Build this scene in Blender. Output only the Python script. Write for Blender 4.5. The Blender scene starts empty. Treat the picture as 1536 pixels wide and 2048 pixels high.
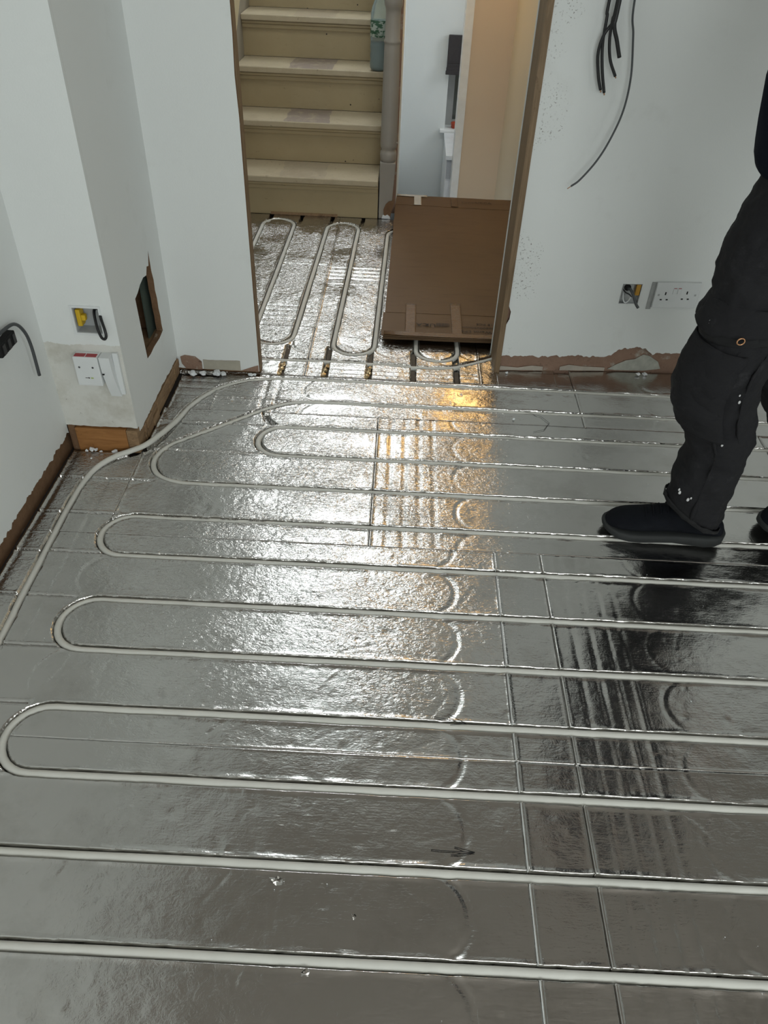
import bpy, bmesh, math, random
import numpy as np
from mathutils import Vector, Matrix, geometry, noise as mnoise

# ------------------------------------------------------------------ camera
C = bpy.context.scene.collection
F_PX, PITCH, ROLL, YAW = 1523.83, 0.702995, 0.044879, -0.007221
CAM = Vector((-0.27615, -0.46165, 1.33598))
fwd = Vector((math.sin(YAW)*math.cos(PITCH), math.cos(YAW)*math.cos(PITCH), -math.sin(PITCH)))
rgt = Vector((math.cos(YAW), -math.sin(YAW), 0)); up = rgt.cross(fwd)
r2 = rgt*math.cos(ROLL) + up*math.sin(ROLL); u2 = -rgt*math.sin(ROLL) + up*math.cos(ROLL)
cd = bpy.data.cameras.new('camera'); cam = bpy.data.objects.new('camera', cd); C.objects.link(cam)
cd.sensor_fit = 'HORIZONTAL'; cd.sensor_width = 36; cd.lens = 36*F_PX/1536; cd.clip_start = 0.02
M = Matrix((r2, u2, -fwd)).transposed().to_4x4(); M.translation = CAM; cam.matrix_world = M
bpy.context.scene.camera = cam

# ------------------------------------------------------------------ world, light, exposure
sc = bpy.context.scene
sc.view_settings.view_transform = 'Standard'; sc.view_settings.look = 'None'
sc.view_settings.exposure = 0.0; sc.view_settings.gamma = 1.0; sc.view_settings.use_curve_mapping = False
w = bpy.data.worlds.new('overcast_sky'); sc.world = w; w.use_nodes = True
bg = w.node_tree.nodes['Background']; bg.inputs[0].default_value = (0.75, 0.85, 0.95, 1); bg.inputs[1].default_value = 0.6

def area(name, loc, target, sx, sy, power, col):
    l = bpy.data.lights.new(name, 'AREA'); l.shape = 'RECTANGLE'; l.size = sx; l.size_y = sy
    l.energy = power; l.color = col
    o = bpy.data.objects.new(name, l); C.objects.link(o); o.location = loc
    o.rotation_euler = (Vector(target)-Vector(loc)).to_track_quat('-Z', 'Y').to_euler(); return o
# daylight through the window of the room behind the camera
area('window_daylight', (0.35, -2.02, 1.55), (0.1, 1.5, 0.8), 1.7, 1.25, 36, (0.94, 1.0, 0.985))
# added fill from the right, brightens the left wall; its window is invented
area('side_fill', (2.28, -1.0, 1.5), (-1.2, 0.2, 0.6), 0.9, 1.0, 11, (0.94, 1.0, 0.985))
# daylight through the landing window above the stairs
area('landing_daylight', (-0.76, 5.2, 3.2), (-0.76, 3.0, 0.6), 0.70, 1.5, 3.5, (0.93, 0.97, 1.0))
# added lamp that brightens the white low room wall, no source there
area('low_room_fill', (1.3, 4.75, 1.2), (-0.1, 5.2, 0.2), 0.3, 0.9, 9, (0.93, 0.98, 1.0))
area('hall_fill', (-0.1, 2.35, 3.85), (0.0, 4.5, 0.4), 0.6, 0.5, 17, (0.95, 0.99, 1.0))  # unseen lamp added above the hall to brighten its far walls, no rooflight

# ------------------------------------------------------------------ helpers
def link(o, parent=None):
    C.objects.link(o)
    if parent: o.parent = parent
    return o
def tag(o, label=None, cat=None, group=None, kind=None):
    if label: o['label'] = label
    if cat: o['category'] = cat
    if group: o['group'] = group
    if kind: o['kind'] = kind
    return o
def empty(name, loc=(0, 0, 0)):
    o = bpy.data.objects.new(name, None); o.location = loc; o.empty_display_size = .05; return link(o)
def mesh_obj(name, verts, faces, mats, parent=None, fm=None, smooth=False):
    me = bpy.data.meshes.new(name); me.from_pydata([tuple(v) for v in verts], [], faces)
    if not isinstance(mats, (list, tuple)): mats = [mats]
    for m in mats: me.materials.append(m)
    if fm is not None: me.polygons.foreach_set('material_index', fm)
    if smooth: me.polygons.foreach_set('use_smooth', [True]*len(faces))
    me.update(); o = bpy.data.objects.new(name, me); link(o, parent)
    if parent and parent.type == 'EMPTY' : o.matrix_parent_inverse = Matrix.Translation(-parent.location)
    return o
def bm_obj(name, bm, mat, parent=None, smooth=False):
    me = bpy.data.meshes.new(name); bmesh.ops.recalc_face_normals(bm, faces=bm.faces); bm.to_mesh(me); bm.free()
    for m in (mat if isinstance(mat, (list, tuple)) else [mat]): me.materials.append(m)
    if smooth: me.polygons.foreach_set('use_smooth', [True]*len(me.polygons))
    o = bpy.data.objects.new(name, me); link(o, parent)
    if parent and parent.type == 'EMPTY': o.matrix_parent_inverse = Matrix.Translation(-parent.location)
    return o
def box_bm(x0, x1, y0, y1, z0, z1, bev=0.0, seg=2, bm=None):
    b = bmesh.new()
    bmesh.ops.create_cube(b, size=1)
    for v in b.verts:
        v.co = Vector(((x0+x1)/2+v.co.x*(x1-x0), (y0+y1)/2+v.co.y*(y1-y0), (z0+z1)/2+v.co.z*(z1-z0)))
    if bev > 0: bmesh.ops.bevel(b, geom=list(b.edges), offset=bev, segments=seg, affect='EDGES', profile=.7)
    if bm is None: return b
    me = bpy.data.meshes.new('t'); b.to_mesh(me); b.free(); bm.from_mesh(me); bpy.data.meshes.remove(me); return bm
def box(name, x0, x1, y0, y1, z0, z1, mat, parent=None, bev=0.0, seg=2):
    return bm_obj(name, box_bm(x0, x1, y0, y1, z0, z1, bev, seg), mat, parent)
def tube(name, pts, r, mat, parent=None, n=10, closed_caps=True, radii=None):
    P = [Vector(p) for p in pts]; vs = []; fs = []
    prev = None
    for i, p in enumerate(P):
        t = (P[min(i+1, len(P)-1)]-P[max(i-1, 0)]).normalized()
        if prev is None:
            a = Vector((0, 0, 1)) if abs(t.z) < .9 else Vector((1, 0, 0)); nrm = (a-t*a.dot(t)).normalized()
        else:
            nrm = (prev-t*prev.dot(t)).normalized()
        prev = nrm; b = t.cross(nrm); rr = radii[i] if radii else r
        for k in range(n):
            a = 2*math.pi*k/n; vs.append(p+nrm*math.cos(a)*rr+b*math.sin(a)*rr)
    for i in range(len(P)-1):
        for k in range(n): fs.append((i*n+k, i*n+(k+1) % n, (i+1)*n+(k+1) % n, (i+1)*n+k))
    if closed_caps: fs.append(tuple(range(n))[::-1]); fs.append(tuple((len(P)-1)*n+k for k in range(n)))
    return mesh_obj(name, vs, fs, mat, parent, smooth=True)
def spline(pts, per=8):
    P = [Vector(p) for p in pts]; P = [P[0]*2-P[1]]+P+[P[-1]*2-P[-2]]; out = []
    for i in range(1, len(P)-2):
        for k in range(per):
            t = k/per; a, b, c, d = P[i-1:i+3]
            out.append(.5*((2*b)+(c-a)*t+(2*a-5*b+4*c-d)*t*t+(3*b-a-3*c+d)*t**3))
    out.append(P[-2]); return out
def lathe(name, prof, loc, mat, parent=None, n=24, smooth=True):
    vs = []; fs = []
    for r, z in prof:
        for k in range(n):
            a = 2*math.pi*k/n; vs.append((loc[0]+r*math.cos(a), loc[1]+r*math.sin(a), loc[2]+z))
    for i in range(len(prof)-1):
        for k in range(n): fs.append((i*n+k, i*n+(k+1) % n, (i+1)*n+(k+1) % n, (i+1)*n+k))
    fs.append(tuple(range(n))[::-1]); fs.append(tuple((len(prof)-1)*n+k for k in range(n)))
    return mesh_obj(name, vs, fs, mat, parent, smooth=smooth)
def slab(name, outer, holes, fr, thick, mats, parent=None):
    """flat panel with holes; fr(u,v,d)->3D, d = depth behind the face; mats = [face, cut edge]"""
    loops = [outer]+list(holes)
    tris = geometry.tessellate_polygon([[Vector((u, v, 0)) for u, v in L] for L in loops])
    flat = [p for L in loops for p in L]; n = len(flat)
    vs = [fr(u, v, 0) for u, v in flat]+[fr(u, v, thick) for u, v in flat]
    fs = [tuple(t) for t in tris]; fm = [0]*len(fs)
    fs += [tuple(i+n for i in t[::-1]) for t in tris]; fm += [0]*len(tris)
    o = 0
    for L in loops:
        m = len(L)
        for i in range(m):
            a, b = o+i, o+(i+1) % m; fs.append((a, b, b+n, a+n)); fm.append(1)
        o += m
    ob = mesh_obj(name, vs, fs, mats, parent, fm)
    bm = bmesh.new(); bm.from_mesh(ob.data); bmesh.ops.recalc_face_normals(bm, faces=bm.faces); bm.to_mesh(ob.data); bm.free()
    return ob
rnd = random.Random(7)
def ragged(u0, u1, v, amp, step=.005, seed=1, bumps=()):
    out = []; n = max(2, int(abs(u1-u0)/step))
    for i in range(n+1):
        u = u0+(u1-u0)*i/n
        h = v+amp*(.55*mnoise.noise(Vector((u*9, seed*7.3, 0)))+.55*mnoise.noise(Vector((u*35, seed, 3)))+.42*mnoise.noise(Vector((u*95, seed, 9))))
        for c, wd, a in bumps: h += a*math.exp(-((u-c)/wd)**4)
        out.append((u, h))
    return out
def text(name, s, size, M, mat, parent, ext=.0002):
    cu = bpy.data.curves.new(name, 'FONT'); cu.body = s; cu.size = size; cu.extrude = ext; cu.align_x = 'CENTER'; cu.resolution_u = 2
    cu.materials.append(mat); o = bpy.data.objects.new(name, cu); link(o, parent); o.matrix_basis = M
    bpy.context.view_layer.update(); me = bpy.data.meshes.new_from_object(o.evaluated_get(bpy.context.evaluated_depsgraph_get()))
    me.name = name; bpy.data.objects.remove(o); m2 = bpy.data.objects.new(name, me); link(m2, parent); m2.matrix_basis = M
    if not me.materials: me.materials.append(mat)
    if parent.type == 'EMPTY': m2.matrix_parent_inverse = Matrix.Translation(-parent.location)
    return m2

# ------------------------------------------------------------------ materials
class NT:
    def __init__(s, name):
        s.m = bpy.data.materials.new(name); s.m.use_nodes = True; s.t = s.m.node_tree; s.p = s.t.nodes['Principled BSDF']
        s.co = s.t.nodes.new('ShaderNodeTexCoord').outputs['Object']
    def n(s, kind, **kw):
        nd = s.t.nodes.new('ShaderNode'+kind)
        for k, v in kw.items():
            if k in nd.inputs.keys(): s.set(nd.inputs[k], v)
            else: setattr(nd, k, v)
        return nd
    def set(s, sock, v):
        if isinstance(v, bpy.types.NodeSocket): s.t.links.new(v, sock)
        else: sock.default_value = v if not isinstance(v, tuple) or len(v) != 3 or sock.type != 'RGBA' else (*v, 1)
    def noise(s, scale, detail=4, rough=.5, vec=None, dist=0.0):
        return s.n('TexNoise', Vector=vec or s.co, Scale=scale, Detail=detail, Roughness=rough, Distortion=dist).outputs['Fac']
    def mapv(s, sc=(1, 1, 1), rot=(0, 0, 0)):
        return s.n('Mapping', Vector=s.co, Scale=sc, Rotation=rot).outputs[0]
    def ramp(s, fac, a, b, ca=(0, 0, 0), cb=(1, 1, 1)):
        r = s.n('ValToRGB'); s.set(r.inputs[0], fac); e = r.color_ramp.elements
        e[0].position = a; e[1].position = b; e[0].color = (*ca, 1); e[1].color = (*cb, 1); return r.outputs[0]
    def mix(s, f, a, b):
        m = s.n('MixRGB'); s.set(m.inputs[0], f); s.set(m.inputs[1], a); s.set(m.inputs[2], b); return m.outputs[0]
    def math(s, op, a, b=0.0):
        m = s.n('Math', operation=op); s.set(m.inputs[0], a); s.set(m.inputs[1], b); return m.outputs[0]
    def bump(s, h, strength=.3, dist=.002, normal=None):
        b = s.n('Bump', Strength=strength, Distance=dist, Height=h)
        if normal: s.set(b.inputs['Normal'], normal)
        s.set(s.p.inputs['Normal'], b.outputs[0]); return b.outputs[0]
    def out(s, col=None, rough=None, metal=None, spec=None):
        if col is not None: s.set(s.p.inputs['Base Color'], col)
        if rough is not None: s.set(s.p.inputs['Roughness'], rough)
        if metal is not None: s.set(s.p.inputs['Metallic'], metal)
        if spec is not None: s.set(s.p.inputs['Specular IOR Level'], spec)
        return s.m
def plain(name, col, rough=.5, metal=0., var=.12, scale=20, bmp=0., bscale=200, spec=.5):
    k = NT(name); f = k.noise(scale, 3)
    c = k.mix(f, tuple(x*(1-var) for x in col), tuple(min(1, x*(1+var)) for x in col))
    if bmp: k.bump(k.noise(bscale, 2), bmp, .001)
    return k.out(c, rough, metal, spec)

def m_paint(name, col, dirt=(.42, .40, .35), dirty=.5, specks=None):
    k = NT(name)
    c = k.mix(k.noise(2.2, 3), tuple(x*.95 for x in col), col)
    c = k.mix(k.math('MULTIPLY', k.ramp(k.noise(7, 6, .65), .60, .82), dirty*.35), c, dirt)
    c = k.mix(k.math('MULTIPLY', k.ramp(k.noise(13, 8, .75, k.mapv((1, 1, .35))), .70, .80), dirty), c, dirt)
    if specks:   # scuffed band: axis, from, to
        sep = k.n('SeparateXYZ', Vector=k.co); s_ = sep.outputs[specks[0]]
        band = k.math('MULTIPLY', k.math('GREATER_THAN', s_, specks[1]), k.math('LESS_THAN', s_, specks[2]))
        band = k.math('MULTIPLY', band, k.ramp(k.noise(5, 2), .45, .55))
        c = k.mix(k.math('MULTIPLY', band, k.ramp(k.noise(170, 3, .7), .60, .66)), c, (.25, .24, .22))
    k.bump(k.math('ADD', k.noise(260, 2), k.math('MULTIPLY', k.noise(18, 4), 2.0)), .22, .0012)
    return k.out(c, .62, 0, .35)
WHITE = m_paint('white_wall_paint', (.78, .80, .785))
WHITE_R = m_paint('white_wall_paint_scuffed_edge', (.78, .80, .785), specks=(0, .085, .17))
k = NT('white_wall_paint_old_patch')   # lower part of the chimney front: older stained paint
sep = k.n('SeparateXYZ', Vector=k.co)
zz = k.math('ADD', sep.outputs[2], k.math('MULTIPLY', k.math('SUBTRACT', k.noise(26, 5, .7), .5), .03))
low = k.math('LESS_THAN', zz, .338)
old = k.mix(k.ramp(k.noise(9, 6, .7), .45, .75), (.66, .65, .60), (.44, .41, .34)); old = k.mix(k.ramp(k.noise(48, 5, .75), .66, .71), old, (.12, .10, .07))
new = k.mix(k.noise(2.2, 3), (.74, .76, .745), (.78, .80, .785)); c = k.mix(k.math('MULTIPLY', low, .85), new, old)
k.bump(k.math('ADD', k.noise(260, 2), k.math('MULTIPLY', k.noise(18, 4), 2.0)), .22, .0012); WHITE_B = k.out(c, .62, 0, .35)
HALLWHITE = m_paint('hall_white_paint', (.76, .79, .78), dirty=.15)
CEIL = plain('ceiling_paint', (.46, .415, .375), .8)
k = NT('magnolia_wall_paint')
c = k.mix(k.noise(3, 3), (.80, .73, .58), (.84, .77, .63)); k.bump(k.noise(250, 2), .15, .001); MAGN = k.out(c, .6, 0, .3)
k = NT('lamp_warmed_wall_paint')
c = k.mix(k.noise(3, 3), (.70, .56, .41), (.76, .62, .46)); k.bump(k.noise(250, 2), .15, .001); LAMPLIT = k.out(c, .6, 0, .3)  # warm lamplight on the magnolia end wall put into its colour
k = NT('bare_pink_plaster')
c = k.mix(k.noise(24, 6, .7), (.23, .14, .10), (.37, .245, .18)); c = k.mix(k.ramp(k.noise(9, 6, .7), .57, .66), c, (.45, .42, .36))
c = k.mix(k.ramp(k.noise(60, 4, .7), .62, .72), c, (.10, .07, .05)); k.bump(k.noise(90, 6, .7), .8, .004); PLAST = k.out(c, .9, 0, .2)
k = NT('brown_plaster_and_brick')
c = k.mix(k.noise(30, 6, .7), (.14, .075, .04), (.29, .175, .10)); c = k.mix(k.ramp(k.noise(14, 6, .7), .60, .68), c, (.36, .31, .24))
k.bump(k.noise(80, 6, .75), .9, .005); BROWN = k.out(c, .92, 0, .2)
def m_wood(name, a, b, sc=(1, 1, 14), rough=.6, dark=(.10, .06, .03), bmp=.3):
    k = NT(name); v = k.mapv(sc); n1 = k.noise(6, 6, .6, v, 1.0)
    c = k.mix(k.ramp(n1, .3, .7), a, b); c = k.mix(k.math('MULTIPLY', k.ramp(k.noise(16, 5, .7), .62, .70), .7), c, dark)
    k.bump(n1, bmp, .002); return k.out(c, rough, 0, .3)
TIMBER_V = m_wood('old_jamb_timber', (.15, .10, .055), (.27, .185, .11), (14, 14, 1))
TIMBER_L = m_wood('orange_ground_timber', (.27, .12, .04), (.42, .20, .07), (2, 8, 14), .45)
TIMBER_S = m_wood('dull_block_timber', (.20, .125, .07), (.34, .22, .12), (8, 2, 14))
k = NT('aged_cream_stair_gloss')   # old yellowed gloss paint, chipped
c = k.mix(k.noise(5, 5, .6), (.34, .265, .145), (.44, .355, .215))
c = k.mix(k.math('MULTIPLY', k.ramp(k.noise(14, 7, .7, k.mapv((1, 3, 3))), .60, .75), .55), c, (.30, .22, .11))
vor = k.n('TexVoronoi', Vector=k.co, Scale=15.0); c = k.mix(k.math('LESS_THAN', vor.outputs['Distance'], .06), c, (.03, .02, .015))
c = k.mix(k.math('MULTIPLY', k.ramp(k.noise(33, 7, .75, k.mapv((1, 1, 2))), .64, .68), .6), c, (.13, .09, .05))
k.bump(k.noise(40, 5, .6), .25, .002); CREAM = k.out(c, .38, 0, .4)
k = NT('worn_cream_tread')   # centre strip where a runner lay: bare grey brown
sep = k.n('SeparateXYZ', Vector=k.co)
c = k.mix(k.noise(6, 5, .6), (.41, .34, .225), (.52, .44, .31))
wob = k.math('MULTIPLY', k.math('SUBTRACT', k.noise(8, 4), .5), .05)
xx = k.math('ADD', sep.outputs[0], wob)
band = k.math('MULTIPLY', k.math('GREATER_THAN', xx, -.875), k.math('LESS_THAN', xx, -.66))
gn = k.n('NewGeometry'); sn = k.n('SeparateXYZ', Vector=gn.outputs['Normal'])
band = k.math('MULTIPLY', band, k.math('GREATER_THAN', sn.outputs[2], .9))
mid = k.math('MULTIPLY', k.math('GREATER_THAN', sep.outputs[2], .30), k.math('LESS_THAN', sep.outputs[2], .62))
band = k.math('MULTIPLY', band, k.math('ADD', k.math('MULTIPLY', mid, .65), .30)); band = k.math('MULTIPLY', band, k.ramp(k.noise(18, 5, .7), .25, .5))
c = k.mix(band, c, (.26, .205, .175))
c = k.mix(k.math('MULTIPLY', k.ramp(k.noise(55, 6, .75), .62, .67), .8), c, (.10, .075, .05)); c = k.mix(k.math('MULTIPLY', k.ramp(k.noise(9, 6, .7), .5, .7), .4), c, (.30, .23, .14))
k.bump(k.noise(40, 5, .6), .25, .002); TREAD = k.out(c, .42, 0, .4)
GREYPAINT = plain('grey_undercoat_paint', (.31, .285, .25), .5, 0, .1, 12, .15, 60)

k = NT('crumpled_foil')
v1 = k.mapv((1, 4.5, 1), (0, 0, .05)); fine = k.noise(210, 3, .6); weave = k.noise(52, 3, .55, v1)
wr = k.n('TexNoise', Vector=k.co, Scale=42.0, Detail=5.0, Roughness=.62, Distortion=1.5).outputs['Fac']
scr = k.n('TexNoise', Vector=k.mapv((2, 30, 1), (0, 0, .8)), Scale=4.0, Detail=4.0, Roughness=.6).outputs['Fac']
msk = k.ramp(k.noise(3.1, 2), .45, .65)
h = k.math('ADD', k.math('MULTIPLY', fine, .16), k.math('MULTIPLY', weave, .34)); h = k.math('ADD', h, k.math('MULTIPLY', wr, .50))
h = k.math('ADD', h, k.math('MULTIPLY', k.math('MULTIPLY', scr, msk), .35))
sp = k.n('SeparateXYZ', Vector=k.co)
mx = k.n('MapRange', Value=sp.outputs[0]); k.set(mx.inputs['From Min'], .25); k.set(mx.inputs['From Max'], -.15)
my = k.n('MapRange', Value=sp.outputs[1]); k.set(my.inputs['From Min'], .25); k.set(my.inputs['From Max'], 1.15)
crk = k.math('MULTIPLY', k.math('MULTIPLY', mx.outputs[0], my.outputs[0]), k.ramp(k.noise(5, 3), .25, .6))   # trampled, crinkled zone
cr1 = k.n('TexNoise', Vector=k.mapv((1, 1.8, 1)), Scale=62.0, Detail=2.5, Roughness=.5, Distortion=2.2).outputs['Fac']
cr2 = k.n('TexVoronoi', Vector=k.mapv((1, 1.3, 1)), Scale=48.0, feature='DISTANCE_TO_EDGE').outputs[0]
h = k.math('ADD', h, k.math('MULTIPLY', crk, k.math('ADD', k.math('MULTIPLY', cr1, 2.6), k.math('MULTIPLY', cr2, 1.8))))
k.bump(h, .62, .0016)
stain = k.ramp(k.noise(4.5, 7, .7), .50, .72)
c = k.mix(stain, (.58, .566, .545), (.47, .452, .425))
rg = k.math('ADD', k.math('MULTIPLY', k.noise(9, 6, .7), .13), .095)
FOIL = k.out(c, rg, 1.0)
GILT = plain('torn_gilt_foil', (.55, .42, .24), .3, .8, .3, 90, .6, 200)
FOILDARK = plain('open_groove_dark', (.10, .08, .06), .9, 0, .3, 60)
k = NT('off_white_pipe_plastic')
c = k.mix(k.noise(30, 4), (.60, .59, .54), (.70, .69, .64)); k.bump(k.noise(200, 2), .05, .0005); PIPE = k.out(c, .5, 0, .3)
CONC = plain('dark_subfloor', (.06, .05, .045), .9, 0, .3, 12)
k = NT('brown_cardboard')
c = k.mix(k.noise(3, 5, .6), (.105, .06, .028), (.145, .085, .042)); c = k.mix(k.math('MULTIPLY', k.ramp(k.noise(7, 6, .7, k.mapv((1, 7, 1))), .52, .72), .6), c, (.085, .048, .024))
c = k.mix(k.math('MULTIPLY', k.ramp(k.noise(24, 6, .75, k.mapv((1, 3, 1))), .69, .74), .5), c, (.30, .22, .14))
k.bump(k.math('ADD', k.noise(4, 3), k.math('MULTIPLY', k.noise(90, 2, .5, k.mapv((1, 6, 1))), .12)), .4, .004); CARD = k.out(c, .62, 0, .35)
k = NT('brown_packing_tape')
k.bump(k.noise(50, 4, .6, k.mapv((1, 4, 1))), 1.0, .004); TAPE = k.out((.15, .075, .028), .16, 0, .6)
k = NT('clear_packing_tape'); k.bump(k.noise(60, 4), .8, .002); TAPEC = k.out((.50, .45, .38), .1, 0, 1.)
PRINT = plain('black_print', (.035, .025, .02), .8)
BLACKC = plain('black_cable_plastic', (.012, .012, .013), .42, 0, .1, 30)
GREYC = plain('grey_cable_plastic', (.06, .065, .068), .45)
WPLAST = plain('white_socket_plastic', (.72, .74, .74), .35, 0, .04, 20)
IPLAST = plain('pale_plastic_box', (.48, .50, .51), .4)
YELL = plain('yellow_plastic_lug', (.62, .40, .015), .5)
ORANGE = plain('brass_orange_lug', (.50, .26, .03), .4)
RED = plain('red_plastic', (.35, .02, .03), .4)
STEEL = plain('galvanised_steel', (.42, .43, .43), .4, .9)
BLK = plain('socket_slot_black', (.006, .006, .006), .9)
COPPER = plain('bare_copper', (.55, .30, .16), .3, 1.)
FOAM = plain('polystyrene_crumb', (.80, .82, .84), .8, 0, .05, 80, .4, 300)
GREENBD = plain('green_moisture_board', (.055, .075, .06), .9)
GLASSD = plain('dim_window_glass', (.10, .115, .105), .12, 0, .3, 3)
UPVC = plain('pale_window_frame', (.36, .37, .36), .45)
BLIND = plain('charcoal_blind_fabric', (.045, .04, .042), .85, 0, .2, 60, .3, 300)
ENAMEL = plain('white_appliance_enamel', (.82, .84, .86), .25)
GLOSSW = plain('white_gloss_casing', (.88, .89, .88), .3)
k = NT('charcoal_work_trouser_cloth')
c = k.mix(k.noise(6, 5, .6), (.010, .010, .0115), (.020, .0195, .0215)); c = k.mix(k.math('MULTIPLY', k.ramp(k.noise(10, 7, .7), .60, .75), .35), c, (.10, .10, .105))
c = k.mix(k.ramp(k.noise(42, 3, .6), .775, .79), c, (.5, .5, .5))
tw = k.n('TexWave', Vector=k.mapv((1, 1, 1), (0, .7, .3)), Scale=300.0, Distortion=1.0).outputs['Fac']
k.bump(k.math('ADD', k.math('MULTIPLY', k.noise(22, 4, .55, k.mapv((.6, .6, 1.6))), 1.0), k.math('MULTIPLY', tw, .04)), .55, .007); TROUS = k.out(c, .85, 0, .25)
DARKCL = plain('black_hem_and_gap_shade', (.008, .008, .009), .9, 0, .2, 20)
NAVY = plain('navy_knit', (.006, .008, .016), .95, 0, .25, 12, .4, 220, .1)
SHOEM = plain('black_shoe_mesh', (.006, .007, .010), .85, 0, .35, 40, .5, 420, .15)
SOLEM = plain('dusty_black_rubber', (.015, .017, .017), .7, 0, .5, 18, .3, 80)
SKIN = plain('skin', (.50, .32, .24), .5); HAIR = plain('dark_hair', (.02, .014, .01), .6)
DUST = plain('white_paint_splash', (.6, .6, .6), .8)
k = NT('clear_bottle_plastic')
k.bump(k.noise(60, 3), .4, .002); BOT = k.out((.62, .72, .72), .12); k.set(k.p.inputs['Transmission Weight'], .75); k.set(k.p.inputs['IOR'], 1.2)
k = NT('green_bottle_label')
lf = k.ramp(k.noise(30, 3, .6, k.mapv((1, 1, 2))), .46, .54); c = k.mix(lf, (.42, .47, .42), (.03, .10, .05)); LABEL = k.out(c, .5)
GREENCAP = plain('dark_green_cap', (.01, .06, .04), .4)
k = NT('opal_lamp'); k.out((.9, .9, .9), .4); k.set(k.p.inputs['Emission Color'], (1, .97, .92)); k.set(k.p.inputs['Emission Strength'], 9.0); OPAL = k.m
k = NT('warm_lamp'); k.out((.9, .8, .6), .4); k.set(k.p.inputs['Emission Color'], (1, .62, .22)); k.set(k.p.inputs['Emission Strength'], 10.0); WARM = k.m
k = NT('bright_sky_pane'); k.out((.1, .1, .1), .2); k.set(k.p.inputs['Emission Color'], (.93, .97, 1)); k.set(k.p.inputs['Emission Strength'], 9.0); PANE = k.m

# ------------------------------------------------------------------ pipe layout (plan view)
P = .15
XL = -.938            # centre of the left turns
RT = 1.95             # right turns, out of view
def arc(cx, cy, r, a0, a1, n=14):
    return [(cx+r*math.cos(math.radians(a0+(a1-a0)*i/n)), cy+r*math.sin(math.radians(a0+(a1-a0)*i/n))) for i in range(n+1)]
lead = [(-1.124, -.55), (-1.122, .2), (-1.124, .619), (-1.128, .74), (-1.130, .884), (-1.134, 1.058), (-1.130, 1.17), (-1.112, 1.242), (-1.072, 1.292), (-1.033, 1.319),
        (-.995, 1.353), (-.968, 1.415), (-.948, 1.492), (-.922, 1.603), (-.862, 1.705), (-.775, 1.765), (-.69, 1.785), (-.6, 1.790)]
lead = [tuple(p[:2]) for p in spline([(x, y, 0) for x, y in lead], 6)]
l11 = [(-.40, 1.650), (-.514, 1.650), (-.596, 1.643), (-.672, 1.604), (-.754, 1.535), (-.822, 1.477), (-.890, 1.420), (-.938, 1.374), (-.960, 1.325), (-.957, 1.272), (-.925, 1.226), (-.868, 1.204), (-.80, 1.200), (-.7, 1.2)]
l11 = [tuple(p[:2]) for p in spline([(x, y, 0) for x, y in l11], 6)]
path = list(lead)+[(RT-.15, 1.79)]+arc(RT-.15, 1.57, .22, 90, -90)[1:]+[(-.605, 1.35)]
path += arc(-.605, 1.425, .075, 270, 90)[1:]+[(RT-.3, 1.5)]+arc(RT-.3, 1.575, .075, -90, 90)[1:]+l11+[(RT, 1.2)]
path += arc(RT, 1.125, .075, 90, -90)[1:]
ky = 7
while ky >= -1:       # serpentine: left turn, right turn, down the room
    path += [(XL, ky*P)]+arc(XL, ky*P-.075, .075, 90, 270)[1:]+[(RT, (ky-1)*P)]
    if ky > -1: path += arc(RT, (ky-1)*P-.075, .075, 90, -90)[1:]
    ky -= 2
HX = [-.96+.151*i for i in range(8)]
hall = [(-1.00, 2.12), (-.985, 2.05), (-.93, 2.03)]
hallpipe = [(HX[0], 2.10), (HX[0]+.01, 3.222)]+arc((HX[0]+HX[1])/2+.01, 3.222, .0755, 180, 0)[1:]+[(HX[1], 2.109)]+arc((HX[1]+HX[2])/2, 2.105, .0755, 180, 360)[1:]
hallpipe += [(HX[2]+.02, 3.20)]+arc((HX[2]+HX[3])/2+.02, 3.20, .0755, 180, 0)[1:]+[(HX[3], 2.053)]+arc((HX[3]+HX[4])/2, 2.053, .0755, 180, 360)[1:]
hallpipe += [(HX[4]+.012, 3.15)]+arc((HX[4]+HX[5])/2+.012, 3.15, .0755, 180, 0)[1:]+[(HX[5], 2.034)]+arc((HX[5]+HX[6])/2, 2.034, .0755, 180, 360)[1:]+[(HX[6], 3.3)]
hlead = [(-1.10, 1.914), (-.755, 1.914), (-.652, 1.917), (-.515, 1.922), (-.342, 1.918), (-.20, 1.908), (-.11, 1.912), (-.05, 1.93), (.00, 1.957), (.066, 1.998), (.12, 2.04), (.17, 2.10), (.19, 2.3)]
hlead = [tuple(p[:2]) for p in spline([(x, y, 0) for x, y in hlead], 5)]

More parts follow.
